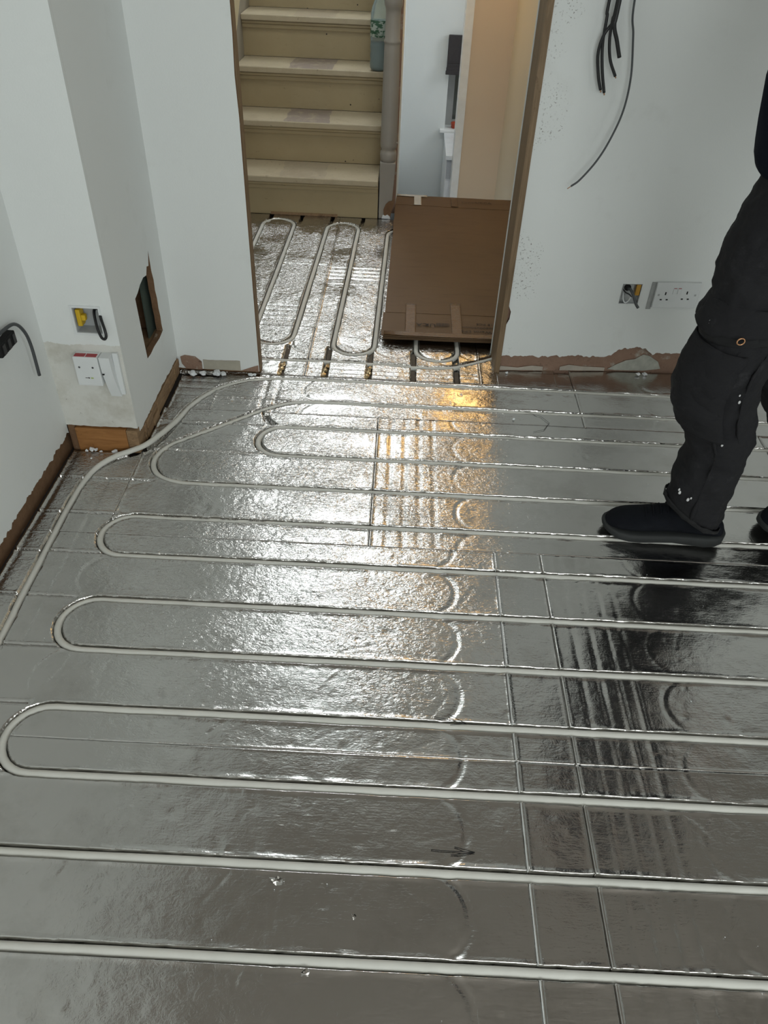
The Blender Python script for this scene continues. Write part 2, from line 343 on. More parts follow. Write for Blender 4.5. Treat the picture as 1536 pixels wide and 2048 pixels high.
# ------------------------------------------------------------------ foil boards: height field
def hash2(ix, iy, seed):
    h = (ix.astype(np.int64)*374761393+iy.astype(np.int64)*668265263+seed*1442695041) & 0xffffffff
    h = ((h ^ (h >> 13))*1274126177) & 0xffffffff
    return ((h ^ (h >> 16)) & 0xffff)/65535.
def vnoise(x, y, s, seed):
    x = x*s; y = y*s; ix = np.floor(x); iy = np.floor(y); fx = x-ix; fy = y-iy
    fx = fx*fx*(3-2*fx); fy = fy*fy*(3-2*fy)
    a = hash2(ix, iy, seed); b = hash2(ix+1, iy, seed); c = hash2(ix, iy+1, seed); d = hash2(ix+1, iy+1, seed)
    return (a+(b-a)*fx)*(1-fy)+(c+(d-c)*fx)*fy-.5
def segdist(X, Y, pts):
    D = np.full(X.shape, 9.); 
    x0, x1, y0, y1 = X.min(), X.max(), Y.min(), Y.max()
    xs = X[0]; ys = Y[:, 0]
    for (ax, ay), (bx, by) in zip(pts[:-1], pts[1:]):
        m = .03
        i0, i1 = np.searchsorted(xs, min(ax, bx)-m), np.searchsorted(xs, max(ax, bx)+m)
        j0, j1 = np.searchsorted(ys, min(ay, by)-m), np.searchsorted(ys, max(ay, by)+m)
        if i0 >= i1 or j0 >= j1: continue
        x = X[j0:j1, i0:i1]; y = Y[j0:j1, i0:i1]; dx, dy = bx-ax, by-ay; L = dx*dx+dy*dy+1e-12
        t = np.clip(((x-ax)*dx+(y-ay)*dy)/L, 0, 1); d = np.hypot(x-ax-t*dx, y-ay-t*dy)
        D[j0:j1, i0:i1] = np.minimum(D[j0:j1, i0:i1], d)
    return D
def coords(a, b, step, fine=(), fstep=.0013, fw=.014):
    out = list(np.linspace(a, b, max(2, int((b-a)/step)+1)))
    for f in fine:
        if a < f < b:
            out = [o for o in out if abs(o-f) > fw]
            out += list(np.arange(max(a+.0005, f-fw), min(b-.0005, f+fw), fstep))
    out = np.unique(np.round(out, 5)); keep = [out[0]]
    for o in out[1:-1]:
        if o-keep[-1] > .0006 and out[-1]-o > .0005: keep.append(o)
    return np.array([keep[0]]+keep+[out[-1], out[-1]])
def ss(a, b, x): t = np.clip((x-a)/(b-a), 0, 1); return t*t*(3-2*t)
ALLP = [path, hallpipe, hlead]
rg_ = np.random.RandomState(4)
def dent_list(n, x0, x1, y0, y1, amp, smin=.003, smax=.012):
    return [(rg_.uniform(x0, x1), rg_.uniform(y0, y1), rg_.uniform(0, math.pi), rg_.uniform(smin, smax), rg_.uniform(.25, .9), amp*rg_.uniform(-1, .7)) for _ in range(n)]
def board(name, x0, x1, y0, y1, parent, faint=(), opens=(), step=.0037, dents=60, damp=.0009, lump=1., lift=0., slits=(), crs=None):
    if crs is None: crs = dents*.22 if dents > 30 else 0
    g = .0011
    x0 += g; x1 -= g; y0 += g*.6; y1 -= g*.6
    fy = [k_*P for k_ in range(-3, 12)] + [1.79] if y0 < 1.7 else [1.915]
    fx = [] if y0 < 1.7 else HX
    xs = coords(x0, x1, step, fx); ys = coords(y0, y1, step, fy)
    xs[0] -= .0002; xs[-1] += .0002; ys[0] -= .0002; ys[-1] += .0002
    X, Y = np.meshgrid(xs, ys)
    Z = lump*.0011*vnoise(X, Y, 7, 1)+lump*.0009*vnoise(X, Y, 22, 2)+lump*.00045*vnoise(X, Y, 60, 3)
    for cx, cy, a, s, asp, am in dent_list(dents, x0, x1, y0, y1, damp):
        i0, i1 = np.searchsorted(xs, cx-3*s), np.searchsorted(xs, cx+3*s); j0, j1 = np.searchsorted(ys, cy-3*s), np.searchsorted(ys, cy+3*s)
        if i0 >= i1 or j0 >= j1: continue
        x = X[j0:j1, i0:i1]-cx; y = Y[j0:j1, i0:i1]-cy; u = x*math.cos(a)+y*math.sin(a); v = -x*math.sin(a)+y*math.cos(a)
        Z[j0:j1, i0:i1] += am*np.exp(-(u/s)**2-(v/(s*asp))**2)
    for _ in range(int(crs)):
        ax_, ay_ = rg_.uniform(x0, x1), rg_.uniform(y0, y1); an = rg_.normal(.9, .7); L_ = rg_.uniform(.015, .09)
        mx_, my_ = ax_+math.cos(an)*L_*.5-rg_.uniform(-.006, .006), ay_+math.sin(an)*L_*.5+rg_.uniform(-.006, .006)
        d = segdist(X, Y, [(ax_, ay_), (mx_, my_), (ax_+math.cos(an)*L_, ay_+math.sin(an)*L_)])
        Z += rg_.uniform(-.8, .8)*.001*np.exp(-(d/rg_.uniform(.0018, .004))**2)
    for pts, dep, wd in faint:           # moulded grooves still under the foil
        d = segdist(X, Y, pts); Z -= dep*(.55+.9*np.abs(vnoise(X, Y, 16, 5)+.25))*np.exp(-(d/wd)**4)
    edge = np.minimum(np.minimum(X-x0, x1-X), np.minimum(Y-y0, y1-Y))
    Z += (.0011+.0012*vnoise(X, Y, 30, 8))*np.exp(-(edge/.0035)**2)
    Z += (.0022+.002*vnoise(X, Y, 40, 21))*np.exp(-((X-x0)/.0036)**2)
    for pts, dep, wd in slits:
        d = segdist(X, Y, pts); Z = Z-dep*np.exp(-(d/wd)**2)+.0016*(1+1.6*vnoise(X, Y, 45, 11))*np.exp(-((d-.007)/.004)**2)
    d = np.full(X.shape, 9.)
    for pp in ALLP: d = np.minimum(d, segdist(X, Y, pp))
    d = d+.0011*vnoise(X, Y, 55, 9)+.0007*vnoise(X, Y, 140, 10)
    Z += (.0012+.0022*vnoise(X, Y, 26, 12))*np.exp(-((d-.0125)/.0035)**2)
    Z = Z*ss(.0088, .0112, d)-.0175*(1-ss(.0090, .0112, d))
    for pts, wd in opens:                # grooves cut open, no pipe in them
        do = segdist(X, Y, pts)+.0016*vnoise(X, Y, 70, 14); Z = np.minimum(Z, np.where(do < wd+.006, -.016*(1-ss(wd-.001, wd+.002, do))+Z*ss(wd-.001, wd+.002, do), Z))
    Z += lift
    Z[0, :] = Z[-1, :] = -.021; Z[:, 0] = Z[:, -1] = -.021
    ny, nx = X.shape; me = bpy.data.meshes.new(name)
    me.vertices.add(nx*ny); me.vertices.foreach_set('co', np.stack([X, Y, Z], -1).astype(np.float32).ravel())
    idx = np.arange(nx*ny).reshape(ny, nx); q = np.stack([idx[:-1, :-1], idx[:-1, 1:], idx[1:, 1:], idx[1:, :-1]], -1).reshape(-1, 4)
    me.loops.add(q.size); me.loops.foreach_set('vertex_index', q.ravel().astype(np.int32))
    me.polygons.add(len(q)); me.polygons.foreach_set('loop_start', (np.arange(len(q))*4).astype(np.int32))
    me.polygons.foreach_set('use_smooth', np.ones(len(q), bool))
    me.materials.append(FOIL); me.update(calc_edges=True); me.validate()
    o = bpy.data.objects.new(name, me); link(o, parent); return o

bm = box_bm(-1.3, 2.45, -2.1, 3.36, -.12, -.022); box_bm(-.318, .292, 3.36, 3.60, -.12, -.022, bm=bm); box_bm(-1.3, -.352, 3.36, 6.0, -.12, -.022, bm=bm)
floor = bm_obj('floor', bm, CONC); tag(floor, kind='structure')
def ends(x0, y0, y1, left=True, header=(.04, .085, .13, .175), ax=.295):
    """moulded header grooves and half round turns at a board end"""
    out = []
    for h_ in header:
        xx = x0+h_*(1 if left else -1); out.append(([(xx, y0), (xx, y1)], .0022, .0075))
    k0 = math.ceil(y0/P-1e-6)-1
    for kk in range(k0, k0+6):
        if kk*P+.075 < y0 or kk*P+.075 > y1: pass
        if kk*P > y1 or (kk+1)*P < y0: continue
        cx = x0+ax if left else x0-ax
        out.append((arc(cx, kk*P+.075, .075, 90, 270 if left else -90, 12), .0019, .0065))
    return out
B = 'insulation_board'
for (r0, r1, dn, am) in ((-.225, .375, 110, .0009), (.375, .975, 160, .0010)):
    lf = [([(-1.192, r0), (-1.192, r1)], .001, .006), ([(-1.064, r0), (-1.064, r1)], .0013, .006)]+ends(-1.2, r0, r1, True, (), .262)[0:]+ends(0, r0, r1, False, (), .18)
    sl = [([(-1.21, kk*P), (-.94 if kk % 2 == 0 else -1.0, kk*P+.002)], .006, .0028) for kk in range(-2, 8)]
    board(B, -1.205, 0, r0, r1, floor, lf, dents=dn*2, damp=am, slits=sl)
    board(B, 0, .118, r0, r1, floor, dents=12, damp=.0006)
    board(B, .118, 1.32, r0, r1, floor, [(p_, d_*.55, w_*.8) for p_, d_, w_ in ends(.118, r0, r1, True, (.045, .085, .125, .16), .285)], dents=dn, damp=am, step=.0042)
    board(B, 1.32, 2.3, r0, r1, floor, step=.02, dents=0)
r0, r1 = .975, 1.575
lf = [([(-1.192, r0), (-1.192, 1.33)], .002, .007), ([(-1.064, r0), (-1.064, 1.33)], .002, .007)]+ends(-1.2, r0, r1, True, (), .262)
sl = [([(-1.21, kk*P), (-.94 if kk % 2 == 0 else -1.0, kk*P+.002)], .006, .0028) for kk in (7, 8)]+[([(-1.0, 1.35), (-.66, 1.352)], .005, .003), ([(-.99, 1.50), (-.68, 1.50)], .004, .003)]
op = [(arc(-.605, 1.575, .075, 175, 235, 8), .0078)]
board(B, -1.205, -1.003, r0, 1.325, floor, lf, dents=22, damp=.0008, slits=sl)
board(B, -1.003, -.323, r0, r1, floor, lf, op, dents=330, damp=.0012, lump=1.5, slits=sl)
board(B, -.323, .88, r0, r1, floor, [(p_, d_*.75, w_) for p_, d_, w_ in ends(-.323, r0, r1, True, (.045, .088, .13, .172), .305)], dents=300, damp=.0008)
board(B, .88, 2.0, r0, r1, floor, dents=20, step=.012)
# strip of boards along the back wall
board(B, -.995, -.862, 1.575, 1.78, floor, [([(-1.0, y_), (-.8, y_)], .003, .006) for y_ in (1.62, 1.665, 1.71, 1.75)], dents=8, lift=-.002)
board(B, -.862, .333, 1.575, 1.808, floor, ends(-.862, 1.575, 1.81, True, (.16, .20), .36), dents=260, damp=.0011, lump=1.5, slits=[([(-.9, 1.65), (-.62, 1.652)], .004, .003)])
board(B, .075, .333, 1.808, 1.905, floor, dents=10, damp=.0006)
board(B, .333, 2.0, 1.575, 1.945, floor, ends(.333, 1.575, 1.95, True, (), .30), dents=60, step=.006)
board(B, -1.205, 2.3, -.825, -.225, floor, ends(-1.2, -.825, -.225, True, (), .262), dents=0, step=.008)
board(B, -1.2, 2.3, -2.0, -.825, floor, dents=0, step=.05)
# hallway boards run the other way
def hf_(y_, xa, xb): return [([(xa, y_+i*.037), (xb, y_+i*.037)], .0036, .0055) for i in range(4)]
opn = [([(x_+.0, 1.8), (x_, 2.02)], .0085) for x_ in (-.667, -.516, -.366, -.213, -.062)]+[([(x_, 3.25), (x_+.01, 3.4)], .0075) for x_ in (HX[0]+.03, HX[1]+.03, HX[2]+.03, HX[3]+.03)]
hu = []
for i in range(7): hu.append((arc((HX[i]+HX[i+1])/2, 2.05, .0755, 180, 360, 10), .0026, .007))
board(B, -1.20, -.587, 1.812, 2.17, floor, hu, opn, dents=60, damp=.0014, lump=2)
board(B, -1.20, -.585, 2.17, 3.352, floor, hf_(2.235, -1.2, -.585)+hf_(2.76, -.78, -.60)[:1], opn, dents=190, damp=.0011, lump=1.6)
board(B, -.585, .016, 1.812, 2.58, floor, hu+[([(-.56, y_), (-.0, y_)], .003, .006) for y_ in (1.845, 1.872)], opn, dents=330, damp=.0016, lump=2.2)
board(B, -.585, .016, 2.58, 3.352, floor, hf_(2.625, -.585, .01), opn, dents=150, damp=.0009, lump=1.5)
board(B, .016, .28, 1.81, 3.352, floor, hu, dents=40, damp=.0012, lump=2, step=.005)

for i, x_ in enumerate((-.667, -.516, -.366, -.213, -.062)):     # grooves cut open at the threshold, dark strips along the bottom and torn gilt foil inside
    for (a_, b_) in ((1.822, 1.902), (1.930, 2.02 if i != 4 else 1.96)):
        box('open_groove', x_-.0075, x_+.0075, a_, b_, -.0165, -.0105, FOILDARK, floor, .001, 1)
    if i < 3:
        for j in range(3):
            bm = bmesh.new(); bmesh.ops.create_icosphere(bm, subdivisions=2, radius=.0075); o3 = Vector((x_-.005+.003*j, 1.835+.028*j, -.004))
            for v in bm.verts: v.co = Vector((v.co.x, v.co.y*1.7, v.co.z*.7))*(1+.8*mnoise.noise(v.co*130+o3*50))+o3
            bm_obj('torn_foil', bm, GILT, floor)
def zpath(pts, z): return [(x, y, z) for x, y in pts]
def densify(pts, mx=.08):
    out = [pts[0]]
    for a, b in zip(pts[:-1], pts[1:]):
        L = math.hypot(b[0]-a[0], b[1]-a[1])
        if L < 1e-4: continue
        n = max(1, int(L/mx))
        for i in range(1, n+1): out.append((a[0]+(b[0]-a[0])*i/n, a[1]+(b[1]-a[1])*i/n))
    return out
def laid(pts, seed, nb=0):   # pipe pressed into its groove, not perfectly straight or level
    q = densify(pts); return [(x+.0009*mnoise.noise(Vector((x*5, y*5, seed))), y+.0012*mnoise.noise(Vector((x*4, y*4, seed+5))),
        -.0068+.0014*mnoise.noise(Vector((x*3, y*3, seed+9)))+(.022*math.exp(-((y-1.37)/.13)**2) if i < nb else 0)) for i, (x, y) in enumerate(q)]
pp = tube('heating_pipe', laid(path, 1, len(densify(lead))), .0081, PIPE, n=12)
tag(pp, 'long off-white plastic heating pipe looping back and forth across the foil floor of the room', 'pipe')
hp = tube('heating_pipe', laid(hallpipe, 2), .0081, PIPE, n=12)
tag(hp, 'off-white heating pipe looping over the hallway foil between stairs and doorway', 'pipe')
hl = tube('heating_pipe', laid(hlead, 3), .0078, PIPE, n=12)
tag(hl, 'single off-white pipe crossing the doorway just inside the hallway threshold', 'pipe')

EPS = plain('white_board_edge', (.75, .76, .75), .8)
for a_, b_ in ((-.8, -.227), (-.223, .373), (.377, .973)):
    bm = bmesh.new(); yy = a_
    ks = [kk*P for kk in range(-6, 8)]; cuts = [a_]+[v for kk in ks for v in (kk-.011, kk+.011) if a_ < v < b_]+[b_]
    for c0, c1 in zip(cuts[:-1], cuts[1:]):
        if any(abs((c0+c1)/2-kk) < .006 for kk in ks): continue
        box_bm(-.0009, .0013, c0+.0005, c1-.0005, -.02, .0012, bm=bm)
    bm_obj('board_edge', bm, EPS, floor)
for tx_ in (-.875, -.80, -.725, -.65):
    text('pipe_print', 'PERT-AL-PERT', .0075, Matrix.Translation((tx_+.03, 1.0465+.0007*math.sin(tx_*40), .0032)), bpy.data.materials.get('black_print'), pp)
vs = []; fs = []
for i in range(230):      # scattered plaster dust
    x = rg_.uniform(-1.18, 1.2); y = rg_.uniform(-.1, 1.85) if i % 3 else rg_.uniform(1.1, 1.85); r_ = rg_.uniform(.0004, .0011)*(1.8 if i % 17 == 0 else 1); n0 = len(vs)
    vs += [(x+r_, y, .0028), (x-.3*r_, y+r_, .0028), (x-r_, y-.2*r_, .0028), (x, y-r_, .0028), (x, y, .0028+r_)]
    fs += [(n0, n0+1, n0+4), (n0+1, n0+2, n0+4), (n0+2, n0+3, n0+4), (n0+3, n0, n0+4), (n0+3, n0+2, n0+1, n0)]
tag(mesh_obj('plaster_dust', vs, fs, FOAM, floor), kind='stuff')
def tear(x, y, s_, a0):
    vs = [(x, y, .001)]; fs = []
    for i in range(7):
        a_ = a0+i*.9; r_ = s_*(.5+.9*abs(mnoise.noise(Vector((i*3.1, x*9, y*7))))+(.7 if i % 3 == 0 else 0)); vs.append((x+r_*math.cos(a_), y+r_*math.sin(a_)*.7, .0015+.007*(i % 2)))
    vs[0] = (x, y, -.004)
    for i in range(7): fs.append((0, 1+i, 1+(i+1) % 7))
    o = mesh_obj('foil_tear', vs, fs, FOIL, floor); md = o.modifiers.new('s', 'SOLIDIFY'); md.thickness = .0006
tear(-.437, .122, .009, .3); tear(-.372, -.018, .006, 1.2); tear(-.30, .07, .003, .2)
# marker pen arrows on the foil
PEN = plain('black_marker', (.01, .01, .012), .6)
def pen(strokes, nm):
    bm = bmesh.new(); me = bpy.data.meshes.new(nm); vs = []; fs = []
    for s in strokes:
        for a, b in zip(s[:-1], s[1:]):
            d = Vector((b[0]-a[0], b[1]-a[1], 0)); n_ = Vector((-d.y, d.x, 0)).normalized()*.0007; i = len(vs)
            for p, sg in ((a, 1), (b, 1), (b, -1), (a, -1)):
                vs.append((p[0]+n_.x*sg, p[1]+n_.y*sg, .0024))
            fs.append((i, i+1, i+2, i+3))
    bm.free(); o = mesh_obj(nm, vs, fs, PEN, floor); return o
pen([[(-.160, .468), (-.128, .462), (-.095, .455)], [(-.130, .475), (-.095, .455), (-.128, .450)]], 'pen_arrow')
pen([[(-.170, .189), (-.150, .188), (-.092, .188)], [(-.128, .196), (-.092, .188), (-.135, .181)]], 'pen_arrow')
pen([[(.15, 1.65), (.20, 1.625), (.222, 1.59), (.20, 1.55), (.165, 1.535)]], 'pen_mark')

# ------------------------------------------------------------------ walls of the room
XW, YB, XS, YL = -1.215, 1.344, -1.010, 1.806
HC = 2.4
ceil = box('ceiling', -1.4, 2.45, -2.1, 1.98, HC, HC+.1, CEIL); tag(ceil, kind='structure')
# left wall: bare backing with a skin of white plaster that stops short of the floor
wl = box('wall_left', XW-.15, XW-.012, -2.1, YB+.1, -.1, HC, BROWN); tag(wl, kind='structure')
edge = ragged(-2.1, YB, .048, .018, .006, 2)
slab('plaster_skin', edge+[(YB, HC), (-2.1, HC)], [], lambda u, v, d: (XW-d, u, v), .0125, [WHITE, BROWN], wl)
# chimney breast front face with a hole for the plastic box
wb = box('wall_chimney_front', XW-.02, XS-.022, YB+.05, YL+.1, -.1, HC, BROWN); tag(wb, kind='structure')
def rect(u0, u1, v0, v1): return [(u0, v0), (u1, v0), (u1, v1), (u0, v1)]
edge = ragged(XW, XS, .076, .006, .008, 4)
slab('plaster_skin', edge+[(XS, HC), (XW, HC)], [rect(-1.117, -1.047, .372, .444)], lambda u, v, d: (u, YB+d, v), .0125, [WHITE_B, WHITE], wb)
# side of the chimney breast, with the ragged hole knocked in it
wsd = empty('wall_chimney_side', (XS, YB, 0)); tag(wsd, kind='structure')
hole = [(1.527, .200), (1.521, .30), (1.517, .392), (1.545, .397), (1.575, .408), (1.610, .414), (1.640, .408), (1.655, .428), (1.672, .423), (1.690, .462), (1.689, .40), (1.696, .37),
        (1.693, .34), (1.699, .31), (1.697, .28), (1.702, .25), (1.700, .225), (1.703, .202), (1.66, .197), (1.60, .200), (1.56, .197)]
edge = ragged(YB+.0127, YL+.05, .056, .010, .006, 6)
slab('plaster_skin', edge+[(YL+.05, HC), (YB+.0127, HC)], [hole], lambda u, v, d: (XS-d, u, v), .019, [WHITE, BROWN], wsd)
box('green_board', XS-.036, XS-.032, 1.665, 1.738, .15, .5, GREENBD, wsd)
box('hole_back', XS-.16, XS-.15, 1.45, 1.8, .1, .6, BLK, wsd)
box('hole_base', XS-.15, XS-.019, 1.50, 1.73, .17, .192, TIMBER_S, wsd)
bpy.data.objects['wall_chimney_front'].data.clear_geometry()
bm = bmesh.new()
box_bm(XW-.02, XS-.019, YB+.051, 1.50, -.1, HC, bm=bm); box_bm(XW-.02, XS-.019, 1.74, YL+.1, -.1, HC, bm=bm)
box_bm(XW-.02, XS-.019, 1.50, 1.74, .52, HC, bm=bm); box_bm(XW-.02, XS-.019, 1.50, 1.74, -.1, .17, bm=bm); box_bm(XW-.02, XS-.165, 1.50, 1.74, .17, .52, bm=bm)
bm.to_mesh(wb.data); bm.free()
# timber grounds at the foot of the chimney breast
box('timber_ground', -1.192, -1.044, YB-.006, YB+.05, -.012, .070, TIMBER_L, wb, .003)
box('timber_ground', -1.043, XS-.001, YB-.008, YB+.05, -.008, .070, TIMBER_S, wb, .003)
box('plaster_lump', -1.213, -1.193, YB-.002, YB+.05, -.015, .078, BROWN, wb, .006)
ys_ = [YB+.052, 1.415, 1.47, 1.53, 1.60, 1.67, 1.735, YL-.006]
for i in range(len(ys_)-1):
    for (z0, z1) in ((-.004, .024), (.0255, .052)):
        a_ = rnd.uniform(-.004, .004)
        box('timber_block', XS-.019, XS+.004+rnd.uniform(-.003, .002), ys_[i]+.0015+(a_ if i else 0), ys_[i+1]-.0015, z0+rnd.uniform(0, .002), z1-rnd.uniform(0, .002), TIMBER_S, wsd, .0015, 1)

# back wall left of the doorway (thin stud wall, raw edge)
LX0, LX1 = XS-.02, -.737
wbl = box('wall_back_left', LX0, LX1-.004, YL+.013, YL+.055, .0, 4.5, BROWN); tag(wbl, kind='structure')
edge = ragged(LX0, LX1, .012, .003, .008, 8)
slab('plaster_skin', edge+[(LX1+.001, .8), (LX1-.002, .9), (LX1+.001, 1.0), (LX1, 4.5), (LX0, 4.5)], [], lambda u, v, d: (u, YL+d, v), .0125, [WHITE, BROWN], wbl)
box('timber_lining', LX1-.004, LX1+.0015, YL+.0125, YL+.055, .004, 2.03, TIMBER_V, wbl)
pts = [(-.93, .010), (-.93, .04), (-.95, .058), (-.985, .062), (-1.0, .055), (-.998, .03), (-.985, .012)]
slab('bare_plaster_patch', pts, [], lambda u, v, d: (u, YL-.0025+d, v), .003, [PLAST, PLAST], wbl)
pts = ragged(-.925, -.80, .048, .004, .01, 9)[::-1]+[(-.925, .012), (-.80, .012)]
slab('bare_plaster_patch', pts, [], lambda u, v, d: (u, YL-.0015+d, v), .002, [plain('old_filler', (.42, .39, .32), .8, 0, .2, 30), BROWN], wbl)
pts = [(-.80, .012), (-.739, .012), (-.739, .035), (-.755, .030), (-.775, .022)]
slab('bare_plaster_patch', pts, [], lambda u, v, d: (u, YL-.0018+d, v), .002, [PLAST, PLAST], wbl)

# back wall right of the doorway; runs slightly away to the right
def yr(x): return 1.900+.085*(x-.08)
RX0, RX1 = .083, 2.4
wbr = mesh_obj('wall_back_right', [(x, yr(x)+d, z) for x in (RX0+.004, RX1) for d in (.013, .11) for z in (-.02, HC)],
               [(0, 1, 3, 2), (4, 6, 7, 5), (0, 2, 6, 4), (1, 5, 7, 3), (0, 4, 5, 1), (2, 3, 7, 6)], PLAST); tag(wbr, kind='structure')
edge = ragged(RX0, RX1, .062, .014, .005, 12, bumps=((.53, .06, .024), (.9, .4, .02)))
jag = [(RX0+.0035*mnoise.noise(Vector((z_*30, 3, 1)))+(.018*math.exp(-((z_-.215)/.022)**2) if abs(z_-.215) < .06 else 0), z_) for z_ in np.linspace(HC, .07, 90)]
BX = rect(.449, .514, .260, .328)
slab('plaster_skin', edge+[(RX1, HC)]+jag, [BX], lambda u, v, d: (u, yr(u)+d, v), .0128, [WHITE_R, PLAST], wbr)
def on_r(u, v, d): return (u, yr(u)+d, v)
slab('filler_patch', [(.47, .01), (.50, .006), (.60, .004), (.66, .012), (.645, .04), (.61, .062), (.585, .068), (.56, .05), (.53, .045), (.50, .03)], [], lambda u, v, d: on_r(u, v, d+.009), .004, [plain('grey_filler', (.40, .40, .35), .85, 0, .35, 40, .6, 90), PLAST], wbr)
slab('filler_patch', [(.085, .004), (.24, .003), (.24, .018), (.20, .022), (.15, .014), (.09, .02)], [], lambda u, v, d: on_r(u, v, d+.009), .004, [plain('pale_filler', (.45, .40, .34), .85, 0, .2, 40), PLAST], wbr)
slab('filler_patch', [(.30, .004), (.46, .003), (.46, .016), (.38, .020), (.33, .026), (.30, .018)], [], lambda u, v, d: on_r(u, v, d+.009), .004, [bpy.data.materials['pale_filler'], PLAST], wbr)
m_ = mesh_obj('timber_lining', [(x, y, z) for x in (.068, .0865) for y in (1.8975, 2.045) for z in (-.02, 2.03)],
     [(0, 1, 3, 2), (4, 6, 7, 5), (0, 2, 6, 4), (1, 5, 7, 3), (0, 4, 5, 1), (2, 3, 7, 6)], TIMBER_V, wbr)
box('wall_edge', .0655, .0679, 2.036, 2.047, -.02, 2.03, HALLWHITE, wbr)
# head above the doorway, right, and rear walls of the room
wt = box('wall_back_head', LX1-.004, RX0+.004, 1.83, 1.95, 2.03, 4.5, WHITE); tag(wt, kind='structure')
wt2 = box('wall_back_upper', RX0, 2.4, 1.95, 2.05, HC, 4.5, WHITE); tag(wt2, kind='structure')
wr_ = slab('wall_right', rect(-2.1, 2.3, -.1, HC), [rect(-1.5, -.5, 1.0, 2.0)], lambda u, v, d: (2.4+d, u, v), .1, [WHITE, WHITE]); tag(wr_, kind='structure')  # opening made for the added side window
wf = slab('wall_rear', rect(XW-.15, 2.45, -.1, HC), [rect(-.55, 1.25, .9, 2.2)], lambda u, v, d: (u, -2.0-d, v), .1, [WHITE, WHITE]); tag(wf, kind='structure')
wn = empty('window_1', (.35, -2.05, .9)); tag(wn, kind='structure')
for (a, b, c_, d_) in ((-.55, 1.25, .9, .95), (-.55, 1.25, 2.15, 2.2), (-.55, -.5, .95, 2.15), (1.2, 1.25, .95, 2.15), (.32, .37, .95, 2.15)):
    box('window_frame', a, b, -2.09, -2.06, c_, d_, GLOSSW, wn)

# ------------------------------------------------------------------ hallway
whl = box('wall_hall_left', -1.30, -1.172, YL+.055, 6.0, -.1, 4.5, HALLWHITE); tag(whl, kind='structure')
whr = box('wall_hall_right', .292, .40, 1.99, 4.55, -1.0, 4.5, MAGN); tag(whr, kind='structure')
whe = box('wall_hall_end', .052, .292, 4.50, 4.60, -1.0, 4.5, LAMPLIT); tag(whe, kind='structure')
tr = box('trim_1', .012, .058, 4.482, 4.615, -1.0, 4.5, GLOSSW, None, .003); tag(tr, kind='structure')
whc = box('ceiling_hall', -1.3, 2.6, 1.95, 6.2, 4.5, 4.6, HALLWHITE); tag(whc, kind='structure')
# spandrel wall on the open side of the stairs
wsp = box('wall_stair_side', -.352, -.318, 3.46, 5.98, -1.0, 4.5, HALLWHITE); tag(wsp, kind='structure')
slab('raw_plaster_edge', [(-.3545, 0.0)]+[(-.3165+.002*mnoise.noise(Vector((z_*20, 1, 1))), z_) for z_ in np.linspace(0, 3.0, 60)]+[(-.3545, 3.0)], [], lambda u, v, d: (u, 3.448+d, v), .012, [PLAST, PLAST], wsp)
# landing wall with its window
wla = slab('wall_landing', rect(-1.3, -.352, -.1, 4.5), [rect(-1.14, -.38, 2.3, 4.2)], lambda u, v, d: (u, 5.245+d, v), .1, [HALLWHITE, HALLWHITE]); tag(wla, kind='structure')
w2 = empty('window_2', (-.76, 5.29, 2.3)); tag(w2, kind='structure')
for (a, b, c_, d_) in ((-1.14, -.38, 2.3, 2.34), (-1.14, -.38, 4.16, 4.2), (-1.14, -1.10, 2.34, 4.16), (-.42, -.38, 2.34, 4.16)):
    box('window_frame', a, b, 5.275, 5.315, c_, d_, GLOSSW, w2)
box('window_pane', -1.10, -.42, 5.285, 5.295, 2.34, 4.16, PANE, w2)

# ------------------------------------------------------------------ stairs
st = empty('staircase', (-.79, 3.36, 0)); tag(st, 'old cream painted wooden staircase with bare worn strip up its middle', 'staircase')
SX0, SX1, H_, G_ = -1.14, -.402, .187, .2345
for i in range(8):
    y0 = 3.36+i*G_; z0 = i*H_; z1 = z0+H_-.028; sx1 = SX1 if i < 7 else SX1
    box('riser', SX0, sx1, y0, y0+.018, z0+.0005, z1, CREAM, st)
    bm = box_bm(SX0, sx1, y0-.030, y0+G_-.001, z1+.0005, z0+H_, .008, 3); bm_obj('tread', bm, TREAD, st, False)
    bm = bmesh.new(); box_bm(SX0, sx1, y0-.020, y0-.0005, z1-.014, z1-.001, .006, 3, bm=bm); box_bm(SX0, sx1, y0-.011, y0-.0005, z1-.034, z1-.015, .005, 3, bm=bm)
    bm_obj('nosing_mould', bm, CREAM, st)
sl_ = []
a = math.atan2(H_, G_)
prof = [(3.33, 0.001), (3.33, .225), (3.33+8*G_, .225+8*H_), (3.33+8*G_, 8*H_-.25), (3.55, 0.001)]
slab('wall_string', prof, [], lambda u, v, d: (SX0-.0005-d, u, v), .031, [plain('grey_cream_string_paint', (.38, .34, .28), .45, 0, .12, 9), CREAM], st)
slab('outer_string', [(3.445, .001), (3.445, .16), (3.44+6*G_, .16+6*H_), (3.44+6*G_, 6*H_-.3), (3.75, .001)], [], lambda u, v, d: (SX1+.001+d, u, v), .030, [GREYPAINT, GREYPAINT], st)
w4 = empty('added_window', (2.45, -1.0, 1.0)); tag(w4, kind='structure')  # unseen window made up to go with the side fill lamp
for (a, b, c_, d_) in ((-1.5, -.5, 1.0, 1.05), (-1.5, -.5, 1.95, 2.0), (-1.5, -1.45, 1.05, 1.95), (-.55, -.5, 1.05, 1.95)):
    box('window_frame', 2.44, 2.48, a, b, c_, d_, GLOSSW, w4)
k_ = box('floor_scrap', -.93, -.60, 3.353, 3.3595, .001, .012, TIMBER_S, st)

